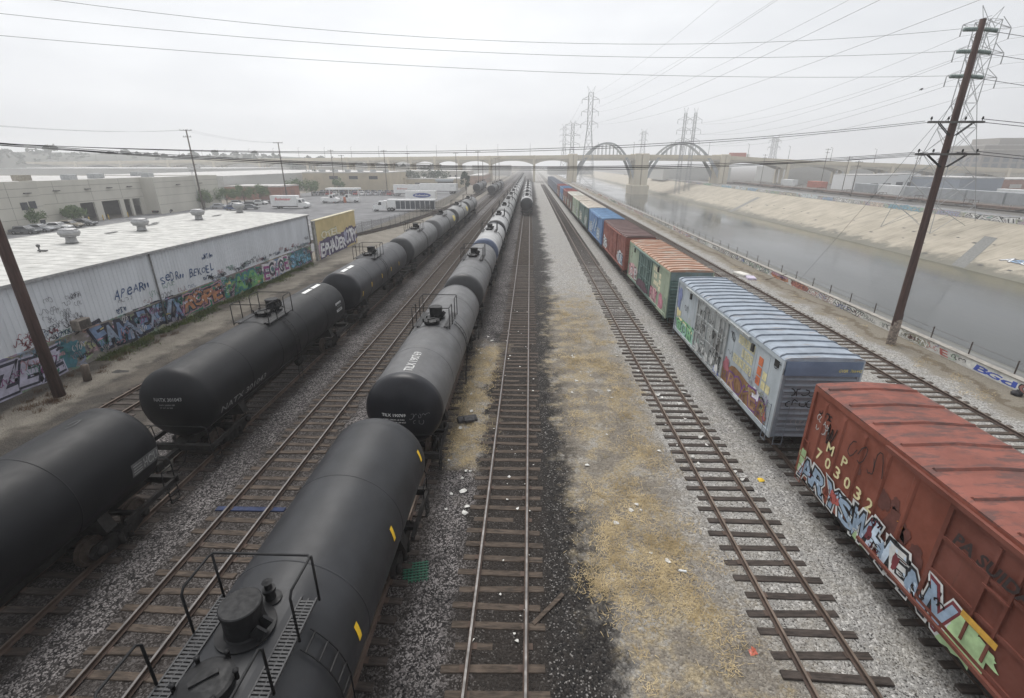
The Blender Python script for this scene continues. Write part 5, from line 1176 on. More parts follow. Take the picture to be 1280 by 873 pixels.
def sedan(label, loc, rz, pm, group, L=4.5, hgt=1.42, van=False):
    t = thing('parked_car', label, 'car', loc, rz, group); a = L / 2; h = hgt
    if van: side = [(-a, .35), (-a, 1.0), (-a + .12, h * .96), (-a + .5, h), (.5, h), (1.15, .98), (a - .15, .85), (a, .6), (a, .35)]; gl = (-a + .25, .95)
    else: side = [(-a, .4), (-a + .03, .82), (-a + .75, .9), (-.95 * a * .62, h), (.35, h), (1.05, .92), (a - .15, .78), (a, .58), (a, .35)]; gl = (-1.35, .9)
    mb = MB(); n = len(side); vs = []
    for s, inset in ((-.86, 0), (.86, 0)):
        for x, z in side: vs.append((x, s * (1 - .16 * max(0, (z - .9)) / max(.1, h - .9)), z))
    mb.add(vs, [tuple(range(n - 1, -1, -1)), tuple(range(n, 2 * n))] + [(i, (i + 1) % n, n + (i + 1) % n, n + i) for i in range(n)]); recalc(mb.build('body', pm, t))
    mb = MB()
    for s in (-1, 1):
        y0, y1 = s * .868, s * .745; zt = h - .08
        q = [(gl[0], .95), (1.0, .95), (.42, zt), (gl[0] + (.15 if van else .5), zt)]
        mb.add([(q[0][0], y0, q[0][1]), (q[1][0], y0, q[1][1]), (q[2][0], y1, q[2][1]), (q[3][0], y1, q[3][1])], [(0, 1, 2, 3)])
    mb.build('side_window', CARGLASS, t)
    mb = MB(); 
    xa, xb = (1.13, .55) ; za, zb = (.97 if not van else 1.02), h - .05
    mb.add([(1.11, -.74, .95), (1.11, .74, .95), (.44, .64, h - .04), (.44, -.64, h - .04)], [(0, 1, 2, 3)]); mb.build('windscreen', CARGLASS, t)
    mb = MB(); xr0, xr1 = (-a - .005, -a + .1) if van else (-a + .72, -.62 * .95 * a - .06); mb.add([(xr0, -.72, .98), (xr0, .72, .98), (xr1, .62, h - .05), (xr1, -.62, h - .05)], [(0, 1, 2, 3)]); mb.build('rear_window', CARGLASS, t)
    for y in (-.6, .6):
        mb = MB(); mb.box(a - .1, a + .012, y - .17, y + .17, .6, .75); mb.build('headlight', LAMPW, t)
        mb = MB(); mb.box(-a - .012, -a + .05, y - .15, y + .15, .66, .82); mb.build('tail_light', LAMPR, t)
    mb = MB(); mb.box(a - .08, a + .03, -.8, .8, .32, .5); mb.box(-a - .03, -a + .08, -.8, .8, .32, .5); mb.build('bumper', TRIM, t)
    for x in (-a + .85, a - .85):
        for y in (-.8, .8): vwheel(t, x, y)
    return t
PC = {n: carpaint(n, c) for n, c in dict(white=(.75, .75, .74), silver=(.42, .43, .45), black=(.02, .02, .022), grey=(.12, .125, .135), red=(.30, .03, .03), blue=(.04, .07, .16), tan=(.3, .26, .2)).items()}
gP = 'cars parked along the cream warehouse'; gQ = 'cars parked before the long tan building'
row = [(-92, 84.6, 'grey', 'dark grey hatchback at the outer end of the row under the warehouse windows'), (-92, 87.3, 'silver', 'silver car second in the row under the warehouse windows'), (-91.5, 90.4, 'white', 'white car parked next to the first young tree'), (-92, 93.4, 'tan', 'tan car between the two young trees by the loading bays'), (-92, 96.6, 'grey', 'dark grey car right before the second young tree'), (-94.6, 122.5, 'black', 'black car alone past the loading bays of the cream warehouse')]
proto = None
for i, (x, y, c, lb) in enumerate(row):
    if proto is None: proto = sedan(lb, (x, y, 0), radians(8), PC[c], gP)
    else: dup(proto, (x, y, 0), rz=radians(8) if i < 5 else radians(80), label=lb, recolor={'body': PC[c]})
mid = [(-88, 136, 'silver', 'silver car under the tree by the mid yard pole'), (-85, 139.5, 'white', 'white car in the row under the yard trees'), (-83, 143, 'black', 'black car in the row under the yard trees'), (-81, 131, 'blue', 'dark blue car nearest the white warehouse roof edge'), (-78, 134, 'grey', 'grey car next to the white box van'), (-90, 148, 'silver', 'silver car tucked under the taller tree'), (-84, 150, 'white', 'white car tucked beside the brick building'), (-81, 154, 'black', 'black car against the brick building front')]
for x, y, c, lb in mid: dup(proto, (x, y, 0), rz=radians(rnd.uniform(0, 25)), label=lb, group='cars in the middle of the yard', recolor={'body': PC[c]})
q = random.Random(17); nth = ['first', 'second', 'third', 'fourth', 'fifth', 'sixth', 'seventh', 'eighth', 'ninth', 'tenth', 'eleventh', 'twelfth', 'thirteenth']
for rowi, (yy, xs, wh_) in enumerate(((196, -86, 'near row'), (208, -88, 'rear row'))):
    for k in range(13):
        c = q.choice(['white', 'silver', 'grey', 'black', 'silver', 'red', 'blue'])
        dup(proto, (xs + k * 2.75, yy + q.uniform(-.4, .4), 0), rz=radians(90 + q.uniform(-4, 4)), label='%s car of the %s before the long tan building, %s from the brick building' % (c, wh_, nth[k]), group=gQ, skip=('rim', 'bumper'), recolor={'body': PC[c]})
WT = carpaint('truck_white', (.76, .76, .75)); REDT = M('sign_red', (.55, .06, .06), .6); OVAL = M('sign_blue', (.03, .06, .28), .5)
def truck_cab(t, x0, hood=True, s=1):
    """cab whose nose points to s*x from x0"""
    P = [(0, .5), (0, 2.5), (.15, 2.62), (1.1, 2.6), (1.45, 1.75), (2.5, 1.55), (2.75, 1.2), (2.8, .5)] if hood else [(0, .5), (0, 2.4), (1.4, 2.4), (1.8, 1.4), (1.9, .5)]
    mb = MB(); mb.prism([(x0 + s * a, b_) for a, b_ in P], -1.05, 1.05, 'y'); recalc(mb.build('cab', WT, t))
    mb = MB(); a, b_ = (1.125, 2.53), (1.46, 1.8)
    mb.add([(x0 + s * (b_[0] + .012), -.92, b_[1]), (x0 + s * (b_[0] + .012), .92, b_[1]), (x0 + s * (a[0] + .02), .85, a[1]), (x0 + s * (a[0] + .02), -.85, a[1])], [(0, 1, 2, 3)])
    for y in (-1.056, 1.056): mb.add([(x0 + s * .35, y, 1.65), (x0 + s * 1.25, y, 1.65), (x0 + s * .98, y, 2.4), (x0 + s * .35, y, 2.4)], [(0, 1, 2, 3)])
    mb.build('cab_window', CARGLASS, t)
    for y in (-.75, .75): mb = MB(); mb.box(*sorted((x0 + s * 2.76, x0 + s * 2.83)), y - .17, y + .17, .85, 1.1); mb.build('headlight', LAMPW, t)
    mb = MB(); mb.box(*sorted((x0 + s * 2.77, x0 + s * 2.95)), -1.1, 1.1, .4, .72); mb.build('bumper', RIM, t)
    for y in (-.9, .9): vwheel(t, x0 + s * 1.95, y, .48, .28)
bv = thing('box_van', 'white delivery box van with red script lettering on its side', 'truck', (-68.6, 137.5, 0), radians(2))
mb = MB(); mb.bbox(-4.6, 2.8, -1.25, 1.25, .75, 3.55, .06); mb.build('cargo_box', WT, bv); mb = MB(); mb.box(-4.5, 2.9, -.8, .8, .45, .74); mb.build('chassis', TRIM, bv)
truck_cab(bv, 2.9); 
for y in (-.95, .95): vwheel(bv, -2.6, y, .48, .3)
mp = plane_map((0, -1.25, 0), (1, 0, 0), (0, -1, 0)); mb = MB(); put_text(mb, mp, 'Budweiser', -3.3, 2.25, 4.6, .75, 0, .02, .3, .02); mb.build('lettering', REDT, bv)
pk = thing('utility_truck', 'white utility pickup beside the fuel canopy', 'truck', (-64.5, 156.5, 0), radians(0)); 
mb = MB(); mb.bbox(-2.6, .2, -1., 1., .6, 1.75, .06); mb.build('cargo_bed', WT, pk); truck_cab(pk, .25)
for y in (-.9, .9): vwheel(pk, -1.6, y, .42, .26)
pk2 = thing('utility_truck', 'small white truck parked under the open fuel canopy', 'truck', (-58.6, 159.5, 0), radians(180))
mb = MB(); mb.bbox(-2.4, .2, -1., 1., .6, 1.55, .06); mb.build('cargo_bed', WT, pk2); truck_cab(pk2, .25)
for y in (-.9, .9): vwheel(pk2, -1.6, y, .42, .26)
fc = thing('fuel_canopy', 'open white roofed fuel canopy on posts in the yard', 'canopy', (-61.5, 161.5, 0))
mb = MB(); mb.bbox(-5.2, 5.2, -2.2, 2.2, 4.0, 4.5, .05); mb.build('canopy_roof', WT, fc)
for x in (-4.8, -1.6, 1.6, 4.8):
    mb = MB(); mb.box(x - .12, x + .12, -.12, .12, 0, 4.); mb.build('post', WT, fc)
for x in (-2.2, 1.2): mb = MB(); mb.bbox(x - .4, x + .4, -.3, .3, 0, 1.8, .05); o = mb.build('fuel_pump', M('pump_orange', (.50, .16, .08), .6)); o.location = (-61.5, 158.6, 0); tag(o, 'red and white fuel pump in front of the open canopy, %s' % ('by the pickup nose' if x < 0 else 'by the small white truck'), 'fuel pump')
sm = thing('semi_truck', 'white semi truck with a low beverage trailer of dark side bays', 'truck', (-39.8, 130.2, 0), radians(4))
truck_cab(sm, .6, True, -1); mb = MB(); mb.box(.3, 3.4, -.5, .5, .6, .95); mb.bbox(.62, 1.5, -1.05, 1.05, .5, 2.75, .05); mb.build('sleeper', WT, sm)
for x in (2.2, 3.0):
    for y in (-.9, .9): vwheel(sm, x, y, .5, .3)
mb = MB(); mb.bbox(1.9, 4.0, -1.25, 1.25, 1.05, 3.1, .05); mb.box(4.01, 14.5, -1.25, 1.25, 2.72, 3.05); mb.box(4.01, 14.5, -1.25, 1.25, .45, .62); mb.box(4.02, 14.4, -.1, .1, .63, 2.71); mb.build('trailer', WT, sm)
for k in range(8):
    x = 4.05 + k * 1.3; mb = MB(); mb.box(x + .08, x + 1.22, -1.2, -1.15, .66, 2.7); mb.box(x + .08, x + 1.22, 1.15, 1.2, .66, 2.7); mb.build('side_bay', M('bay_dark_blue', (.06, .07, .085), .5), sm)
    mb = MB(); mb.box(x - .05, x + .05, -1.24, 1.24, .63, 2.71); mb.build('bay_post', WT, sm)
for x in (11., 12.1):
    for y in (-.9, .9): vwheel(sm, x, y, .45, .3)
def trailer(label, loc, rz, L, h=3.9, deco=None):
    t = thing('semi_trailer', label, 'trailer', loc, rz); mb = MB(); mb.bbox(0, L, -1.28, 1.28, 1.1, h, .05); mb.build('cargo_box', WT, t)
    mb = MB(); mb.box(.5, L - .3, -.5, .5, .85, 1.09); mb.bar((1.8, -.7, 0), (1.8, -.7, 1.1), .12); mb.bar((1.8, .7, 0), (1.8, .7, 1.1), .12); mb.build('chassis', TRIM, t)
    for x in (L - 1.4, L - 2.6):
        for y in (-.95, .95): vwheel(t, x, y, .5, .3)
    if deco: deco(t, L, h)
    return t
def d_oval(t, L, h):
    mp = plane_map((0, -1.28, 0), (1, 0, 0), (0, -1, 0)); mb = MB(); n = 40; cx_, cz_ = L * .55, 2.35
    mb.add([mp(cx_ + 2.9 * cos(a * 2 * pi / n), cz_ + .72 * sin(a * 2 * pi / n), .02) for a in range(n)], [tuple(range(n))], 0); put_text(mb, mp, 'Budweiser', cx_ - 2.3, cz_ - .28, 4.6, .62, 1, .02, .3, .035); mb.build('oval_emblem', [OVAL, WHITE], t)
def d_txt(t, L, h):
    mp = plane_map((0, -1.28, 0), (1, 0, 0), (0, -1, 0)); mb = MB(); put_text(mb, mp, 'Budweiser', 1.4, 2.5, 4.2, .7, 0, .02, .3, .02); mb.build('lettering', M('faded_red', (.55, .25, .22), .7), t)
def d_small(t, L, h):
    mp = plane_map((0, -1.28, 0), (1, 0, 0), (0, -1, 0)); mb = MB(); put_text(mb, mp, 'AB 5108', L - 2.6, 3.0, 1.7, .32, 0, .02, .1, .02); mb.build('lettering', M('grey_print', (.25, .25, .28), .7), t)
trailer('white semi trailer with a blue oval emblem on its side', (-40.3, 159.5, 0), radians(2), 9.8, 3.7, d_oval); trailer('white semi trailer with faded red script, half hidden behind another', (-53, 192, 0), radians(2), 10, 4.3, d_txt); trailer('long white semi trailer backed to the yard fence', (-46.4, 210, 0), radians(-8), 16, 4.1, d_small)

# yard fence: posts and mesh
FP = [(-31.2, 76.7), (-30.2, 86), (-27.6, 95), (-26.4, 106), (-25.9, 118.5), (-25.7, 138), (-25.9, 155), (-27., 180), (-28.6, 205), (-29.6, 235)]
fn = thing('yard_fence', 'dark chain link fence with barbed top curving round the truck yard', 'fence')
def mesh_mat():
    m, nt, b = new_mat('chain_link'); b.inputs['Base Color'].default_value = (.045, .047, .05, 1); b.inputs['Roughness'].default_value = .6
    P = coords(nt, (9., 9., 9.), world=True); sp = nt.nodes.new('ShaderNodeSeparateXYZ'); nt.links.new(P, sp.inputs[0])
    a = math_(nt, 'ADD', sp.outputs[1], sp.outputs[2]); b_ = math_(nt, 'SUBTRACT', sp.outputs[1], sp.outputs[2])
    l1 = math_(nt, 'LESS_THAN', math_(nt, 'FRACT', a), .26); l2 = math_(nt, 'LESS_THAN', math_(nt, 'FRACT', b_), .26)
    nt.links.new(math_(nt, 'MAXIMUM', l1, l2), b.inputs['Alpha']); return m
LINK = mesh_mat(); mb = MB(); po = []
for (xa, ya), (xb, yb) in zip(FP, FP[1:]):
    mb.add([(xa, ya, .05), (xb, yb, .05), (xb, yb, 2.1), (xa, ya, 2.1)], [(0, 1, 2, 3)]); n = max(1, int(sqrt((xb - xa) ** 2 + (yb - ya) ** 2) / 2.6)); po += [(xa + (xb - xa) * k / n, ya + (yb - ya) * k / n) for k in range(n)]
mb.build('chain_link_mesh', LINK, fn)
for x, y in po: mb = MB(); mb.tube([(x, y, 0), (x, y, 2.35)], .035, 6); mb.build('post', M('fence_post_dark', (.05, .05, .052), .6), fn)
mb = MB()
for z in (2.1, 2.3, .06):
    for (xa, ya), (xb, yb) in zip(FP, FP[1:]): mb.bar((xa, ya, z), (xb, yb, z), .025)
mb.build('top_rail', M('fence_post_dark', (.05, .05, .052), .6), fn)
# ------------------------------------------------------------------ river wall and its fence
rw = thing('river_wall', 'low white painted concrete wall full of graffiti along the river edge', 'wall')
mb = MB(); mb.box(27.8, 28.15, 5, 520, 0, .62); mb.build('wall', graf_wall('painted_parapet', 2, (.64, .63, .60), .58), rw)
mb = MB(); mb.box(27.74, 28.2, 5, 520, .622, .69); mb.build('coping', M('coping_concrete', (.30, .28, .25), .9), rw)
mp = plane_map((27.8, 0, 0), (0, -1, 0), (-1, 0, 0))
q = random.Random(31); ms = [paint((.66, .66, .63)), BLK, paint((.05, .09, .40)), paint((.50, .14, .12)), paint((.60, .28, .16)), paint((.30, .13, .12)), paint((.45, .52, .44)), paint((.52, .34, .42)), paint((.34, .32, .24))]
mb = MB(); Uy = lambda y: -y
for y0, y1 in ((28.7, 23.9), (34.6, 31.5), (44, 38), (62, 53), (80, 66), (100, 84), (21.5, 14)): blob(mb, mp, Uy(y0), .02, y0 - y1, .58, 0, int(y0), .003, 50, .05)
graffiti(mb, mp, 'BGd', Uy(27.9), .09, 2.7, .42, 0, [2], None, 3, .008, .07, .3)
graffiti(mb, mp, 'ES', Uy(30.6), .06, 1.5, .5, 0, [3, 6], None, 4, .008, .08, .7); blob(mb, mp, Uy(33.9), .05, 2.2, .5, 8, 5, .004); graffiti(mb, mp, 'XOEN', Uy(34.2), .08, 2.6, .45, 8, [0], None, 6, .008, .05, 1.)
graffiti(mb, mp, 'SHEST', Uy(42.4), .06, 3.9, .52, 1, [0], None, 8, .008, .09, 1.); graffiti(mb, mp, 'LOWVER', Uy(46.8), .06, 4.2, .5, 5, [0], None, 9, .008, .05, 1.)
blob(mb, mp, Uy(50), .02, 3.6, .58, 5, 11, .004, 40, .1); graffiti(mb, mp, 'HIP', Uy(49.8), .06, 2.9, .48, 4, [5], None, 12, .008, .06, 1.); blob(mb, mp, Uy(54.4), .02, 3.8, .58, 4, 13, .005, 40, .1); blob(mb, mp, Uy(54.4), .33, 3.6, .3, 7, 14, .007, 40, .1)
graffiti(mb, mp, 'FLAMENGO', Uy(63), .05, 8, .52, 1, [0, 6], None, 15, .008, .07, 1.); graffiti(mb, mp, 'DRAPEN', Uy(72.6), .05, 8.6, .52, 1, [0], None, 17, .008, .08, 1.); graffiti(mb, mp, 'CREW', Uy(25), .05, 3.2, .5, 1, [5, 0], None, 18, .008, .06, 1.)
y = 76
while y < 240:
    L = q.uniform(5, 12); graffiti(mb, mp, ''.join(q.choice('AEKNORSTXZ') for _ in range(q.randint(4, 7))), Uy(y + L), .05, L, .52, q.choice((1, 1, 5, 3)), [q.choice((0, 0, 6, 4))], q.choice((None, 0)), int(y), .008, .07, 1.); y += L + q.uniform(1, 8)
for k in range(150):
    y = 14 + 150 * q.random() ** 1.6
    if 24.6 < y < 29.5: continue
    scribble(mb, mp, Uy(y), q.uniform(.02, .2), q.uniform(.4, 1.6), q.uniform(.25, .45), q.choice((1, 1, 1, 5, 3, 2, 6)), q.uniform(.02, .05), 900 + k, q.randint(2, 5), .02)
mb.build('graffiti_lettering', ms, rw)
rf = thing('wire_fence', 'rusty posts with slack wire standing just behind the river wall', 'fence')
PO = M('post_rusty', (.07, .055, .048), .85, .3, 4.); y = 20.; ps = []
while y < 330:
    ps.append(y); y += 3.05 + q.uniform(-.15, .15)
for i, y in enumerate(ps[:100]): mb = MB(); l_ = q.uniform(-.06, .06); mb.bar((28.45, y, -.05), (28.45 + l_, y + l_, 1.42), .055); mb.build('post', PO, rf)
mb = MB()
for z in (.95, 1.3): mb.tube([(28.45, y, z) for y in ps], .008, 4)
mb.build('wire', PO, rf)
LINK2 = LINK.copy(); mb = MB(); mb.add([(28.46, 20, .1), (28.46, 330, .1), (28.46, 330, 1.3), (28.46, 20, 1.3)], [(0, 1, 2, 3)])
# the curved concrete kerb of the wall foundation beyond the fence is left to the bank sheet
stick = MB(); stick.tube([(26.2, 52.3, 0), (27.7, 50.9, 1.0)], .035, 6); tag(stick.build('wooden_stick', PO), 'rusty stick leaning on the river wall beside the orange graffiti', 'stick')
mt = MB()
for k, (x, y, w_, l_, h, rz) in enumerate(((24.6, 54.6, 1.0, 1.9, .28, .3), (24.9, 52.9, .9, 1.5, .22, -.2))):
    c, s = cos(rz), sin(rz); b_ = MB(); b_.bbox(-w_ / 2, w_ / 2, -l_ / 2, l_ / 2, 0, h, .08); mt.add([(x + a * c - b2 * s, y + a * s + b2 * c, z) for a, b2, z in b_.v], b_.f, k)
tag(mt.build('mattress', [M('mattress_white', (.62, .60, .55), .9, .15), M('mattress_lilac', (.50, .45, .55), .9, .15)]), 'dumped pale mattress and lilac cushion on the dirt by the outer track', 'mattress')
for a_, lb in ((24.6, 'black rubbish bag at the foot of the river wall by the blue letters'), (23.8, 'larger black rubbish bag dumped beside another at the river wall')):
    b_ = MB(); b_.lathe([(.05, 0), (.24, .02), (.27, .12), (.2, .22), (.06, .27), (.05, .33)], 9, 'z', (27.3, a_, 0)); tag(b_.build('rubbish_bag', BLK), lb, 'rubbish bag')
# ------------------------------------------------------------------ far bank wall, wagons and buildings
fw = thing('bank_wall', 'long graffiti covered parapet wall on top of the far river bank', 'wall')
mb = MB(); mb.box(103.8, 104.3, 60, 560, -.15, 1.15); mb.build('wall', graf_wall('painted_far_parapet', 5, (.42, .41, .38)), fw); mb = MB(); mp = plane_map((103.8, 0, 0), (0, -1, 0), (-1, 0, 0)); y = 70
fm = [paint((.64, .64, .63)), BLK, paint((.20, .34, .42)), paint((.24, .44, .30)), paint((.30, .36, .50)), paint((.45, .26, .24)), paint((.55, .52, .42))]
while y < 330: 
    L = q.uniform(5, 13); graffiti(mb, mp, ''.join(q.choice('AEKNORSTXZ') for _ in range(q.randint(4, 6))), Uy(y + L), .02, L, 1.05, q.choice((1, 1, 2, 5)), [q.choice((0, 0, 2, 3, 4, 6))], q.choice((None, 0, 0, 2)), int(y), .01, .08, 1.); y += L + q.uniform(.5, 6)
mb.build('graffiti_lettering', fm, fw)
# outlet channel cut in the bank and its ramp
oc = MB()
def bz(x): return -7.0 + (x - 84.) * .35 + .03
for y0, y1, xa, xb in ((93.5, 96.5, 84.2, 97), (206, 209, 84.2, 99)):
    oc.add([(xa, y0, bz(xa) + .02), (xb, y0 + 9, bz(xb) + .02), (xb, y1 + 9, bz(xb) + .02), (xa, y1, bz(xa) + .02)], [(0, 1, 2, 3)])
struct(oc.build('outlet_apron', M('apron_wet', (.15, .15, .14), .7)))
mb = MB(); mp2 = lambda u, v, l: (92.5 + u * .35 - v * .94, 88 - u * .9, bz(92.5 + u * .35 - v * .94) + .03 + l)
graffiti(mb, lambda u, v, l: (90.5 + v, 92.5 - u, bz(90.5 + v) + .05 + l), 'ABOYS', .2, -1.2, 9, 1.5, 1, [0, 2], None, 3, .01, .04); o = mb.build('graffiti_lettering', [paint((.6, .62, .64)), paint((.08, .08, .1)), paint((.2, .3, .42))], fw)
q = random.Random(8)
bs = MB()                                                   # weep holes in the slope
for k in range(70):
    y = 75 + k * 3.1 + q.uniform(-1, 1); x = q.choice((86.5, 90.2, 94.2)) + q.uniform(-.6, .6); s_ = q.uniform(.25, .6)
    bs.add([(x - s_ * .5, y - s_, bz(x - s_ * .5) + .01), (x + s_ * .5, y - s_, bz(x + s_ * .5) + .01), (x + s_ * .5, y + s_, bz(x + s_ * .5) + .01), (x - s_ * .5, y + s_, bz(x - s_ * .5) + .01)], [(0, 1, 2, 3)])
struct(bs.build('bank_weep_holes', M('weep_hole', (.09, .085, .08), .9)))
FLAT = M('flat_wagon_brown', (.10, .062, .045), .85, .35, 1.); CONT = M('container_grey', (.30, .315, .33), .7, .15, .5); CONW = M('container_white', (.62, .63, .63), .7, .1, .5); CONR = M('container_red', (.40, .12, .08), .7, .15, .5)
def flat(label, y, x=128.):
    t = thing('flat_wagon', label, 'railway wagon', (x, y, 0), group='flat wagons across the river'); mb = MB(); mb.box(-1.4, 1.4, -8.6, 8.6, .95, 1.2); mb.box(-.3, .3, -8.6, 8.6, .55, .949)
    for s in (-1, 1): mb.prism([(-8.4, .95), (8.4, .95), (4, .5), (-4, .5)], s * 1.36 - .05, s * 1.36 + .05, 'x')
    for s in (-1, 1): mb.bar((-1.3, s * 8.5, 1.2), (-1.3, s * 8.5, 2.2), .1); mb.bar((1.3, s * 8.5, 1.2), (1.3, s * 8.5, 2.2), .1); mb.bar((-1.3, s * 8.5, 2.1), (1.3, s * 8.5, 2.1), .1)
    mb.build('deck', FLAT, t)
    for s in (-1, 1): bogie(t, s * 6.5, False)
    return t
f0 = flat('brown empty flat wagon across the river, closest to the view', 100)
for k in range(11): dup(f0, (128, 100 + 18.8 * (k + 1), 0), label='brown empty flat wagon across the river, %s behind the closest one' % nth[k])
def cont(label, x, y, L, m, h=2.9, z0=.35, hw=1.22):
    t = thing('container', label, 'container', (x, y, z0), group=None); mb = MB(); mb.bbox(-hw, hw, 0, L, .0, h, .04); mb.build('box', m, t); mb = MB(); n = int(L / .45)
    for k in range(n): mb.box(-hw - .04, -hw - .003, .2 + k * .45, .42 + k * .45, .15, h - .15)
    mb.build('corrugation', m, t); mb = MB()
    for x_ in (-hw, hw):
        for y_ in (0, L): mb.box(x_ - .06, x_ + .06, y_ - .06, y_ + .06, -z0, h + .02)
    mb.build('corner_post', m, t); return t
for k, (y, m, lb) in enumerate(((120, CONT, 'grey container across the river, closest of the grey row'), (133, CONT, 'grey container across the river beside the white tipped one'), (146, CONT, 'grey container across the river, third of the grey row'), (159, CONT, 'grey container across the river, fourth of the grey row'), (172, CONT, 'grey container across the river in the middle of the row'), (186, CONW, 'white container in the row across the river'), (200, CONT, 'grey container behind the white one across the river'), (236, CONR, 'red container under the viaduct across the river'), (262, CONW, 'white container beyond the red one under the viaduct'))):
    cont(lb, 137, y, 12.2, m, 3.2 if k < 7 else 2.9, 1.1)
cont('white trailer box standing behind the grey containers', 150, 128, 13, CONW, 3.8, 1.1); cont('white trailer box further along behind the grey containers', 150, 150, 13, CONW, 3.4, 1.1); cont('small white box by the outer rails under the viaduct', 148, 214, 6, CONW, 2.6, .8)
SLATE = M('wall_slate_blue', (.20, .23, .28), .8, .1); WBL = M('wall_bright_white', (.66, .67, .67), .8, .06)
block('building', 'small white building with dark garage openings under the viaduct', 152, 172, 240, 256, 7.0, WBL, None, win_front(3, .3, 3.2, 3.6))
block('building', 'second white building with dark windows just past the first under the viaduct', 177, 190, 250, 262, 7.2, WBL, None, win_front(2, 1, 3.4, 3.6))
block('building', 'slate blue shed behind the big wooden pole', 186, 204, 222, 250, 6.3, SLATE)
block('brick_building', 'red brick shed with pale strips at the far edge of the rail yard', 206, 262, 226, 250, 5.6, BRICK, None, win_front(6, 1.8, 3.4, 5., mat=M('pale_panel', (.45, .43, .4), .8)))
block('building', 'grey hall with a red roofed front seen between the viaduct piers', 100, 150, 380, 420, 9., M('wall_pale_grey', (.44, .44, .42), .85, .1))
block('building', 'long pale hall far beyond the viaduct on the river side', 165, 300, 330, 372, 10., M('wall_pale_grey', (.44, .44, .42), .85, .1))
def bigd(t, W, D, h):
    for r0 in range(4):
        for k in range(11): mb = MB(); mb.box(1.5 + k * 5.8, 5.2 + k * 5.8, -.06, -.004, 2 + r0 * 3.6, 4.6 + r0 * 3.6); mb.build('window', M('window_hazy', (.11, .12, .14), .4), t)
        for k in range(6): mb = MB(); mb.box(-.06, -.004, 2 + k * 5.5, 5.4 + k * 5.5, 2 + r0 * 3.6, 4.6 + r0 * 3.6); mb.build('window', M('window_hazy', (.11, .12, .14), .4), t)
    mb = MB(); mb.box(-.5, W + .5, -.5, D + .5, h - 3.2, h - 2.6); mb.build('cornice', M('cornice_pale', (.36, .34, .30), .85), t)
    mb = MB(); mb.box(12, 40, 5, 25, h + .1, h + 4); mb.build('penthouse', M('wall_umber', (.24, .22, .20), .85), t)
block('building', 'big grey multi storey building with rows of windows at the edge of the town', 278, 345, 322, 352, 22.6, M('wall_umber', (.24, .22, .20), .85), None, bigd)

# ------------------------------------------------------------------ the viaduct
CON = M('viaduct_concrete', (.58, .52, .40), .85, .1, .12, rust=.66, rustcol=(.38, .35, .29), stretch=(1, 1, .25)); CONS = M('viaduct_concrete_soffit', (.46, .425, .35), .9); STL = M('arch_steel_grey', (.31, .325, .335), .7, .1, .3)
vd = thing('viaduct', 'long pale concrete viaduct with two steel arches crossing river and yard', 'bridge')
def vy(x): return 335 - .22 * (x - 30)
prof_z = [(-480, 12.9), (-400, 13.2), (-207, 15.2), (-103, 16.0), (3, 16.7), (50, 17.0), (82, 16.9), (120, 16.2), (160, 13.6), (186, 12.6), (208, 11.7), (268, 9.0), (400, 6.)]
def vz(x):
    for (a, za), (b_, zb) in zip(prof_z, prof_z[1:]):
        if a <= x <= b_: return za + (zb - za) * (x - a) / (b_ - a)
    return prof_z[-1][1]
def slab(mb, x0, x1, ya, yb, za, zb, m=0, step=10.):
    n = max(1, int(abs(x1 - x0) / step))
    for k in range(n):
        a = x0 + (x1 - x0) * k / n; b_ = x0 + (x1 - x0) * (k + 1) / n
        vs = []
        for x in (a, b_):
            for dy, dz in ((ya, za), (yb, za), (yb, zb), (ya, zb)): vs.append((x, vy(x) + dy, vz(x) + dz))
        mb.add(vs, [(0, 1, 5, 4), (1, 2, 6, 5), (2, 3, 7, 6), (3, 0, 4, 7)] + ([(3, 2, 1, 0)] if k == 0 else []) + ([(4, 5, 6, 7)] if k == n - 1 else []), m)
mb = MB(); slab(mb, -480, 400, 0, 14, -2.1, -1.25); mb.build('deck', CON, vd)
for dy in (-.3, 14.01): mb = MB(); slab(mb, -480, 400, dy, dy + .3, -1.5, 0); slab(mb, -480, 400, dy - .1, dy + .4, .003, .18); mb.build('parapet', CON, vd)
PX = [-460, -400, -350, -300, -255, -212, -170, -136, -119, -103, -85.8, -67.7, -50.1, -27.8, 2.9, 28.5, 71.4, 119.7, 154.9, 186, 208, 232, 262, 300, 340, 380]
def gz(x): return -7.3 if 46 < x < 86 else 0
for x in PX:
    big = x in (28.5, 71.4, 119.7); w_ = 2.6 if big else 1.5
    if x == 71.4: w_ = 4.2
    mb = MB()
    if big:
        y = vy(x); z0 = gz(x) if x != 119.7 else 0
        for dy in (-1.6, 13.4):
            for s in (-1, 1): mb.bbox(x + s * w_ * .55 - w_ * .48, x + s * w_ * .55 + w_ * .48, y + dy, y + dy + 2.4, z0, vz(x) + .9, .2)
        mb.box(x - w_ * .85, x + w_ * .85, y + .9, y + 13.3, z0 + .01, vz(x) - 2.3)
        if x == 71.4: mb.bbox(x - 5.6, x + 5.6, y - 2.6, y + 16.5, -7.3, -1.2, .5)
    else:
        for dy in (-.6, 6.2, 12.6): mb.bbox(x - w_ / 2, x + w_ / 2, vy(x) + dy, vy(x) + dy + 1.8, 0, vz(x) - 2.102 if dy > 0 else vz(x) + .3, .12)
    mb.build('pier', CON, vd)
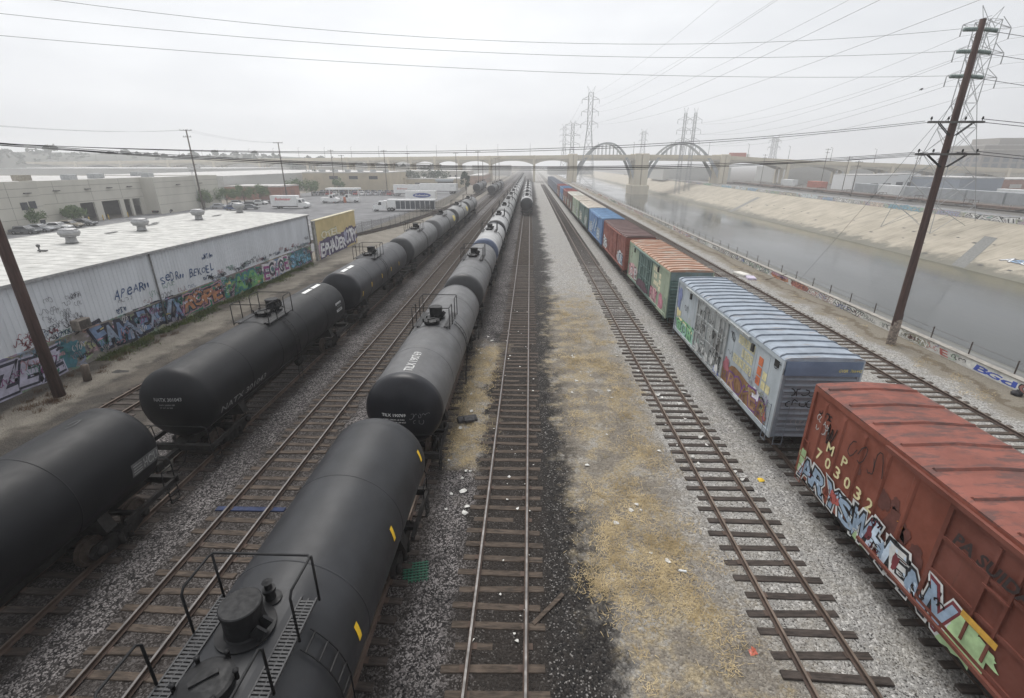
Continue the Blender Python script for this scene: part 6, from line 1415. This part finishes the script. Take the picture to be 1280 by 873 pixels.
# haunched girders between ordinary piers
for a, b_ in zip(PX, PX[1:]):
    if a in (28.5, 71.4): continue
    for dy in (.35, 12.6):
        mb = MB(); n = 12; lo = []; hi = []
        for k in range(n + 1):
            x = a + .9 + (b_ - a - 1.8) * k / n; u = 2 * k / n - 1; hgt = .9 + min(2.6, (b_ - a) * .085) * abs(u) ** 2.4
            hi.append((x, vz(x) - 2.104)); lo.append((x, vz(x) - 2.1 - hgt))
        vs = []
        for t_ in (0, .8): vs += [(x, vy(x) + dy + t_, z) for x, z in hi] + [(x, vy(x) + dy + t_, z) for x, z in lo]
        m_ = 2 * (n + 1); fs = []
        for k in range(n):
            fs += [(k, k + 1, n + 2 + k, n + 1 + k), (m_ + k, m_ + n + 1 + k, m_ + n + 2 + k, m_ + k + 1), (n + 1 + k, n + 2 + k, m_ + n + 2 + k, m_ + n + 1 + k)]
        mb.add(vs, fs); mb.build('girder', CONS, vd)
for (xa, xb) in ((28.5, 71.4), (71.4, 119.7)):              # two tied arches, ribs either side of the roadway
    for dy in (.4, 13.2):
        mb = MB(); n = 34; P = []; full = xb - xa
        za, zb = ((2.5, -3.5) if xa < 50 else (-3.5, 3.0)); zt = vz((xa + xb) / 2) + 7.2
        for k in range(n + 1):
            u = k / n; x = xa + 1.2 + (full - 2.4) * u; base = za + (zb - za) * u; P.append((x, vy(x) + dy, base + (zt - base) * (1 - abs(2 * u - 1) ** 2.15)))
        for k in range(n):
            u = abs(2 * (k + .5) / n - 1); mb.bar(P[k], P[k + 1], 1.0, .9 + 1.4 * u ** 1.5)
        mb.build('arch_rib', STL, vd); mb = MB()
        for k in range(2, n - 1, 2):
            x, y, z = P[k]
            if z > vz(x) + .6: mb.bar((x, y, vz(x) - 1.2), (x, y, z), .32)
        mb.build('hanger', STL, vd)
    mb = MB()
    slab(mb, xa + 2.5, xb - 2.5, .0, 14, -3.3, -2.11); k = xa + 4
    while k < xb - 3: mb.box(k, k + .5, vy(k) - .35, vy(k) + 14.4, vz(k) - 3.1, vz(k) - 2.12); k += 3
    mb.build('floor_beam', CONS, vd)
for x in range(-440, 300, 22):                             # lamp posts on the parapet
    if any(abs(x - p) < 3 for p in (71.4,)): continue
    t = thing('street_lamp', 'slim lamp post on the viaduct parapet', 'street lamp', (x, vy(x) + .0, vz(x) + .18), group='lamp posts on the viaduct'); mb = MB(); mb.tube([(0, 0, 0), (0, 0, 7.2)], [.13, .09], 6); mb.tube([(0, 0, 7.0), (0, 1.6, 7.4)], .06, 5); mb.build('post', M('lamp_post_grey', (.12, .12, .12), .6), t); mb = MB(); mb.bbox(-.15, .15, 1.3, 2.0, 7.34, 7.52, .04); mb.build('lamp_head', M('lamp_post_grey', (.12, .12, .12), .6), t)
tk = thing('lorry', 'red and white lorry driving on the viaduct', 'truck', (128, vy(128) + 4, vz(128) - 1.25), -.21); mb = MB(); mb.bbox(-5, 4.5, -1.2, 1.2, .9, 3.6, .06); mb.build('cargo_box', M('lorry_red', (.42, .16, .13), .6), tk); mb = MB(); mb.bbox(4.6, 6.6, -1.15, 1.15, .5, 2.9, .1); mb.build('cab', WT, tk)
for x in (-4, -2.9, 5.6):
    for y in (-.95, .95): vwheel(tk, x, y, .5, .3)

# ------------------------------------------------------------------ transmission towers
LAT = M('lattice_steel', (.30, .305, .31), .7, .1, 1., metal=.2)
def lattice(label, x, y, z0, h, wb, wt, arms, rz=0., r_=.09, twin=False, peak=True):
    t = thing('transmission_tower', label, 'transmission tower', (x, y, z0), rz); mb = MB(); n = 9
    def wd(z): return wb + (wt - wb) * min(1, z / (h * .62)) if z < h * .62 else wt
    zs = [h * (1 - (1 - k / n) ** 1.25) for k in range(n + 1)]; zs = [z * .97 for z in zs]
    for sx in (-1, 1):
        for sy in (-1, 1):
            mb = MB()
            for a, b_ in zip(zs, zs[1:]): mb.bar((sx * wd(a) / 2, sy * wd(a) / 2, a), (sx * wd(b_) / 2, sy * wd(b_) / 2, b_), r_ * 1.6)
            mb.build('leg', LAT, t)
    br = MB()
    for a, b_ in zip(zs, zs[1:]):
        wa, wb2 = wd(a) / 2, wd(b_) / 2
        for s in (-1, 1):
            br.bar((-wa, s * wa, a), (wb2, s * wb2, b_), r_); br.bar((wa, s * wa, a), (-wb2, s * wb2, b_), r_); br.bar((s * wa, -wa, a), (s * wb2, wb2, b_), r_); br.bar((s * wa, wa, a), (s * wb2, -wb2, b_), r_)
            br.bar((-wb2, s * wb2, b_), (wb2, s * wb2, b_), r_); br.bar((s * wb2, -wb2, b_), (s * wb2, wb2, b_), r_)
    br.build('bracing', LAT, t)
    for z, L in arms:
        am = MB(); iw = MB(); w2 = wd(z) / 2
        for s in (-1, 1):
            for sy in (-1, 1): am.bar((s * w2, sy * w2, z), (s * L, 0, z + .2), r_ * 1.1); am.bar((s * w2, sy * w2, z + 1.7), (s * L, 0, z + .2), r_ * 1.1)
            iw = MB(); iw.tube([(s * L, 0, z + .1), (s * L, 0, z - 1.9)], .11, 6); iw.build('insulator_string', LAT, t)
        am.build('crossarm', LAT, t)
    if peak:
        pk_ = MB()
        for s in (-1, 1): pk_.bar((s * wt / 2, 0, h * .97), (s * wt * .9, 0, h * 1.03), r_); pk_.bar((0, 0, h * .97), (s * wt * .9, 0, h * 1.03), r_)
        pk_.build('peak', LAT, t)
    return t
lattice('tall lattice transmission tower on the far bank, right behind the big wooden pole', 96, 120, -2.9, 44.3, 12.5, 3.0, ((41.8, 6.2), (37.1, 6.4), (32.4, 6.6)), radians(12), .075)
lattice('tallest slim lattice tower rising above the first arch of the viaduct', 32.3, 285, -1.5, 50.5, 8.5, 2.4, ((45.5, 4.6), (39.5, 4.6), (33.5, 4.6)), 0, .09)
lattice('lower lattice tower with drooping arms at the bridge pier', 31, 380, 0, 40, 6.5, 2.2, ((38, 5.6), (31, 5.6), (25, 5.6)), 0, .14)
for s in (-1, 1):
    pass
tw = lattice('twin legged lattice tower above the second arch of the viaduct', 88.2, 300, -5.4, 45.5, 2.6, 1.3, ((40.5, 4.), (35, 4.), (29.5, 4.)), 0, .08)
tw2 = lattice('second mast standing close beside the twin legged tower', 93.8, 300, -4., 44.1, 2.6, 1.3, ((39.1, 4.), (33.6, 4.), (28.1, 4.)), 0, .08)
lattice('far faint lattice tower behind the pale hall beyond the viaduct', 202, 430, 0, 32, 8, 3.5, ((29, 5.), (24, 5.)), 0, .14); lattice('very faint lattice tower between the two arches', 129, 590, 0, 47, 9, 4, ((43, 5), (36, 5)), 0, .15); lattice('very faint distant lattice tower over the tank cars', 37, 560, 0, 50, 8, 3, ((46, 5), (40, 5), (34, 5)), 0, .15)

# ------------------------------------------------------------------ wires
WIRE = M('wire_dark', (.03, .03, .032), .7); WIREL = M('wire_grey', (.15, .15, .152), .6)
def wire(label, a, b, sag, r_=.016, m=None, group='overhead wires', n=28):
    A, B = Vector(a), Vector(b); P = [A.lerp(B, k / n) - Vector((0, 0, sag * 4 * (k / n) * (1 - k / n))) for k in range(n + 1)]
    mb = MB(); mb.tube(P, r_, 4); o = mb.build('power_line', m or WIRE); return tag(o, label, 'wire', group)
for i, (z, zl, s_) in enumerate(((19.3, 19.9, 1.75), (18.2, 18.85, 1.2), (16.93, 17.85, .8))):
    wire('%s of the three high wires crossing from the glass insulators of the big pole' % ('topmost', 'middle', 'lowest')[i], (24.5, 32.4, z), (-31, 21.6, zl), s_, .009, WIREL); wire('%s of three wires leaving the glass insulators towards the river side' % ('topmost', 'middle', 'lowest')[i], (26.4, 32.4, z - .15), (110, 34, z - 2), 2.5, .014)
for i, (xr, dz, z2, sg) in enumerate(((23.8, 0, 12.95, .9), (24.6, 0, 13.0, 1.02))):
    wire('%s of the paired wires between the upper crossarms of the two big poles' % ('front', 'rear')[i], (xr, 32.2, 14.5), (-24.2 - i * .6, 22.4, z2), sg, .013)
for i, (xr, sg) in enumerate(((23.7, .92), (24.5, 1.02), (25.2, 1.10), (26.8, .97))):
    wire('wire %s of the sagging bundle between the lower crossarms of the two big poles' % ('first', 'second', 'third', 'last')[i], (xr, 32.2, 12.75), (-24.3 - i * .5, 22.4, 13.0), sg, .014)
for i, (x, z) in enumerate(((27.2, 14.6), (26.4, 14.5), (27.4, 12.8), (26.2, 12.75))): wire('low wire running from the big pole crossarms to the river side, %s' % ('outer upper', 'inner upper', 'outer lower', 'inner lower')[i], (x, 32.2, z), (120, 30, z - 3.5), 1.5, .018)
for i, (x, z, dx) in enumerate(((27.7, 44.1, -1), (36.9, 44.1, 1), (27.7, 38.1, -1), (36.9, 38.1, 1), (27.7, 32.1, -1), (36.9, 32.1, 1))):
    wire('thick high voltage line from the tallest slim tower passing over the river wall, %s' % ('top inner', 'top outer', 'middle inner', 'middle outer', 'bottom inner', 'bottom outer')[i], (x, 285, z), (x + 6, -40, z - 2), 5.5, .02, WIREL); wire('high voltage line from the tallest slim tower to the one behind it, %s' % ('top inner', 'top outer', 'middle inner', 'middle outer', 'bottom inner', 'bottom outer')[i], (x, 285, z), (x - 1, 380, z - 6.5), 1.5, .03, WIREL)
for i, (dx, z, zb) in enumerate(((-6.2, 38.9, 35.), (6.2, 38.9, 35.), (-6.4, 34.2, 29.6), (6.4, 34.2, 29.6), (-6.6, 29.5, 24.), (6.6, 29.5, 24.))):
    nm = ('top inner', 'top outer', 'middle inner', 'middle outer', 'bottom inner', 'bottom outer')[i]
    wire('high voltage line from the far bank tower back to the twin legged tower, %s' % nm, (96 + dx * .97, 120 + dx * .21, z - 1.9), ((84.2 if dx < 0 else 97.8), 300, zb - 2.), 4.5, .03, WIREL)
    wire('high voltage line from the far bank tower onwards over the river side, %s' % nm, (96 + dx * .97, 120 + dx * .21, z - 1.9), (104 + dx, -30, z - 3), 3.5, .022, WIREL)
for i in range(3): wire('thin wire from the mid yard pole to the next pole, %s' % ('first', 'second', 'third')[i], (-92 + i * 1.3, 133, 20.3), (-86.4 + i * 1.3, 170, 18.6), .8, .012, WIREL); wire('thin wire from the mid yard pole towards the near street, %s' % ('first', 'second', 'third')[i], (-92 + i * 1.3, 133, 20.3), (-95 + i * 1.3, 40, 21), 2.5, .012, WIREL)
wire('guy wire slanting from the big pole over the river fence', (25.7, 32.5, 16), (33, 58, -1.6), .1, .012); 
bd = MB(); pr = [(.001, -.16), (.05, -.13), (.085, -.04), (.08, .05), (.05, .10), (.045, .13), (.05, .17), (.03, .21), (.001, .25)]
bd.lathe(pr, 10, 'x', (0, 0, 0)); bd.add([(-.14, -.03, 0), (-.14, .03, 0), (-.33, .05, -.03), (-.33, -.05, -.03)], [(0, 1, 2, 3)]); bd.add([(.24, -.012, .01), (.24, .012, .01), (.30, 0, 0)], [(0, 1, 2)])
for s in (-1, 1): bd.add([(.08, s * .08, .03), (-.1, s * .09, .03), (-.26, s * .05, .0), (0, s * .1, -.05)], [(0, 1, 2, 3)]); bd.bar((0, s * .03, -.08), (0, s * .03, -.14), .012)
for k in range(len(bd.v)): a = bd.v[k]; bd.v[k] = (a[0] * 1.6, a[1] * 1.6, a[2] * 1.6)
o = bd.build('bird', M('bird_feathers', (.015, .015, .017), .7)); o.location = (60.2, 84, 22.8); o.rotation_euler = (0, -.3, .4); tag(o, 'small dark bird flying in front of the high voltage lines', 'bird')

# ------------------------------------------------------------------ wooded hill far behind the yard
HM = leaf_mat('hill_scrub', (.03, .038, .027), (.075, .075, .055)); mb = MB(); q = random.Random(77)
def hz_(x): 
    return 8.5 + 12 * (1 / (1 + math.exp((x + 215) / 55.))) + 1.6 * sin(x * .021) + 1.0 * sin(x * .061)
xs = [-1150 + 14 * k for k in range(72)]; rows = [(425, .0), (436, .35), (450, .75), (470, 1.), (540, 1.0), (900, .8)]
vs = []
for yy, f in rows:
    for x in xs: vs.append((x, yy + 8 * sin(x * .02), max(-.05, hz_(x) * f + (q.uniform(-.6, .6) if f > .3 else -.05) - (.05 if f < .1 else 0))))
nx = len(xs); mb.add(vs, [(r_ * nx + k, r_ * nx + k + 1, (r_ + 1) * nx + k + 1, (r_ + 1) * nx + k) for r_ in range(len(rows) - 1) for k in range(nx - 1)], 0, True)
struct(mb.build('hill', HM))
mb = MB()
for k in range(720):
    x = q.uniform(-900, -85); f = q.random(); yy = 428 + 50 * f; z = hz_(x) * (1 if yy > 470 else .75 + .25 * (yy - 450) / 20 if yy > 450 else .35 + .4 * (yy - 436) / 14 if yy > 436 else .2); s_ = q.uniform(1.4, 3.4)
    crown(mb, (x, yy, z + s_ * .3), s_, s_ * 1.4, 70, s_ * .36, k, 6)
tag(mb.build('hillside_wood', LEAFD), 'hazy mass of trees covering the hill beyond the yard', 'wood', kind='stuff')
for x, s_, lb in ((-462, 5.6, 'the biggest dome standing clear'), (-520, 5, 'near the outer edge of the view'), (-388, 3.6, 'smaller one past the big dome'), (-322, 4., 'above the mid yard pole'), (-300, 3.5, 'just past the mid yard pole'), (-262, 3.2, 'last before the viaduct')):
    tree('rounded hazy tree on the hill skyline, ' + lb, x, 474, s_ * 1.7, s_, 500, s_ * .2, 60 + int(-x), LEAFD, 'trees on the hill skyline', z0=hz_(x) - 1.5)
for x, y, h, lb in ((139, 305, 17, 'slim pole between the second arch and the first pier past it across the river'), (150, 262, 19, 'tall slim pole in front of the viaduct pier across the river'), (143, 232, 15, 'pole by the small white building across the river'), (124, 195, 13, 'pole on the road of the far bank'), (160, 215, 16, 'pole behind the grey containers across the river'), (170, 175, 15, 'pole beside the white trailer boxes across the river')):
    small_pole(lb, x, y, h, ((h - .5, 2.8), (h - 2., 2.)), .14)
# ------------------------------------------------------------------ litter
PAP = M('litter_paper', (.55, .54, .51), .85, .3, 7.); q = random.Random(55); LM = []
for v_ in range(4):
    mb = MB(); n = 7; c = (0, 0, .03); pts = [(cos(k * 2 * pi / n) * q.uniform(.06, .14), sin(k * 2 * pi / n) * q.uniform(.05, .11), q.uniform(.005, .07)) for k in range(n)]
    mb.add([c] + pts, [(0, 1 + k, 1 + (k + 1) % n) for k in range(n)]); o = mb.build('litter_scrap', PAP); LM.append(o.data); bpy.data.objects.remove(o)
def litter(x, y, s_, z=0.):
    o = bpy.data.objects.new('litter_scrap', q.choice(LM)); COL.objects.link(o); o.location = (x, y, z + .005); o.scale = (s_, s_, s_); o.rotation_euler = (0, 0, q.uniform(0, 6)); tag(o, 'scrap of white paper litter lying on the track bed or gravel', 'litter', 'paper litter scraps')
for k in range(40): litter(q.uniform(-1.6, .4), q.uniform(7.5, 40), q.uniform(.25, .8), .03)
for k in range(44): litter(q.uniform(6.6, 8.9), q.choice((q.uniform(16, 30), q.uniform(30, 75))), q.uniform(.4, 1.6), .03)
for k in range(20): litter(q.uniform(2.2, 6.2), q.uniform(8.5, 35), q.uniform(.5, 1.2))
for k in range(18): litter(q.uniform(-3.8, -2.0), q.uniform(12, 33), q.uniform(.6, 1.6))
for k in range(16): litter(q.uniform(-19.5, -17), q.uniform(16, 40), q.uniform(.5, 1.3))
def prop(name, label, cat, mb, mat, loc, rz=0):
    o = mb.build(name, mat); o.location = loc; o.rotation_euler = (0, 0, rz); return tag(o, label, cat)
mb = MB(); mb.bar((0, 0, .03), (.9, 1.0, .05), .12, .05); prop('plank', 'thin weathered plank lying beside the centre track rail', 'plank', mb, TIE_B, (.25, 9.6, 0))
mb = MB(); mb.add([(-.12, -.13, .01), (.02, -.15, .05), (.14, -.06, .01), (.1, .1, .03), (-.03, .15, .01), (-.15, .05, .04), (0, 0, .08)], [(6, 0, 1), (6, 1, 2), (6, 2, 3), (6, 3, 4), (6, 4, 5), (6, 5, 0)]); prop('yellow_rag', 'small yellow rag on the pale gravel by the rusty track', 'rag', mb, M('rag_yellow', (.72, .48, .04), .8), (9.6, 16.4, 0))
mb = MB(); mb.add([(-.2, -.1, .01), (.16, -.15, .02), (.2, .12, .06), (-.1, .16, .02)], [(0, 1, 2, 3)]); mb.add([(-.05, -.02, .07), (.26, .05, .03), (.1, .2, .08)], [(0, 1, 2)]); prop('plastic_wrapper', 'orange red plastic wrapper beside the rusty track', 'wrapper', mb, M('wrapper_orange', (.42, .10, .06), .5, .5, 9.), (6.05, 9.0, 0), .4); bpy.data.objects['plastic_wrapper'].scale = (.6, .6, .9)
mb = MB(); mb.lathe([(.03, -.12), (.04, -.1), (.04, .1), (.015, .14)], 10, 'y', (0, 0, .04)); prop('bottle', 'pale plastic bottle lying in the dry grass', 'bottle', mb, M('bottle_white', (.6, .62, .62), .3), (5.0, 11.6, 0), 1.4)
mb = MB()
for k in range(7): mb.box(-.35 + .11 * k, -.31 + .11 * k, -.4, .4, .0, .02); mb.box(-.4, .4, -.35 + .11 * k, -.31 + .11 * k, .021, .04)
prop('green_crate_panel', 'broken green plastic crate panel on the ballast beside the nearest tank car', 'crate', mb, M('crate_green', (.02, .10, .06), .6), (-3.45, 11.3, 0), .2)
mb = MB(); mb.bbox(-.5, .5, -.25, .25, 0, .14, .05); mb.bbox(-.2, .3, -.45, .05, .13, .22, .04); prop('rubbish_heap', 'dark heap of rubbish on the dry grass by the white numbered tank car', 'rubbish', mb, M('rubbish_dark', (.06, .058, .06), .9, .5, 6.), (-3.0, 20.8, 0), .3)
mb = MB(); mb.bbox(-.9, .9, -.45, .45, 0, .25, .04); mb.bbox(.95, 2.0, -.45, .45, 0, .25, .04); prop('concrete_slab', 'pale broken concrete slabs between the two black tank cars', 'concrete slab', mb, M('slab_concrete', (.33, .31, .27), .9, .2), (-16.9, 15.6, 0), .5)
mb = MB(); blob(mb, lambda u, v, l: (u, v, l), -.5, -.22, 1.0, .45, 0, 3, .006); prop('oil_stain', 'black oily patch on the dirt near the graffiti wall', 'stain', mb, M('oil_black', (.02, .018, .016), .7), (-25.3, 25.9, 0))
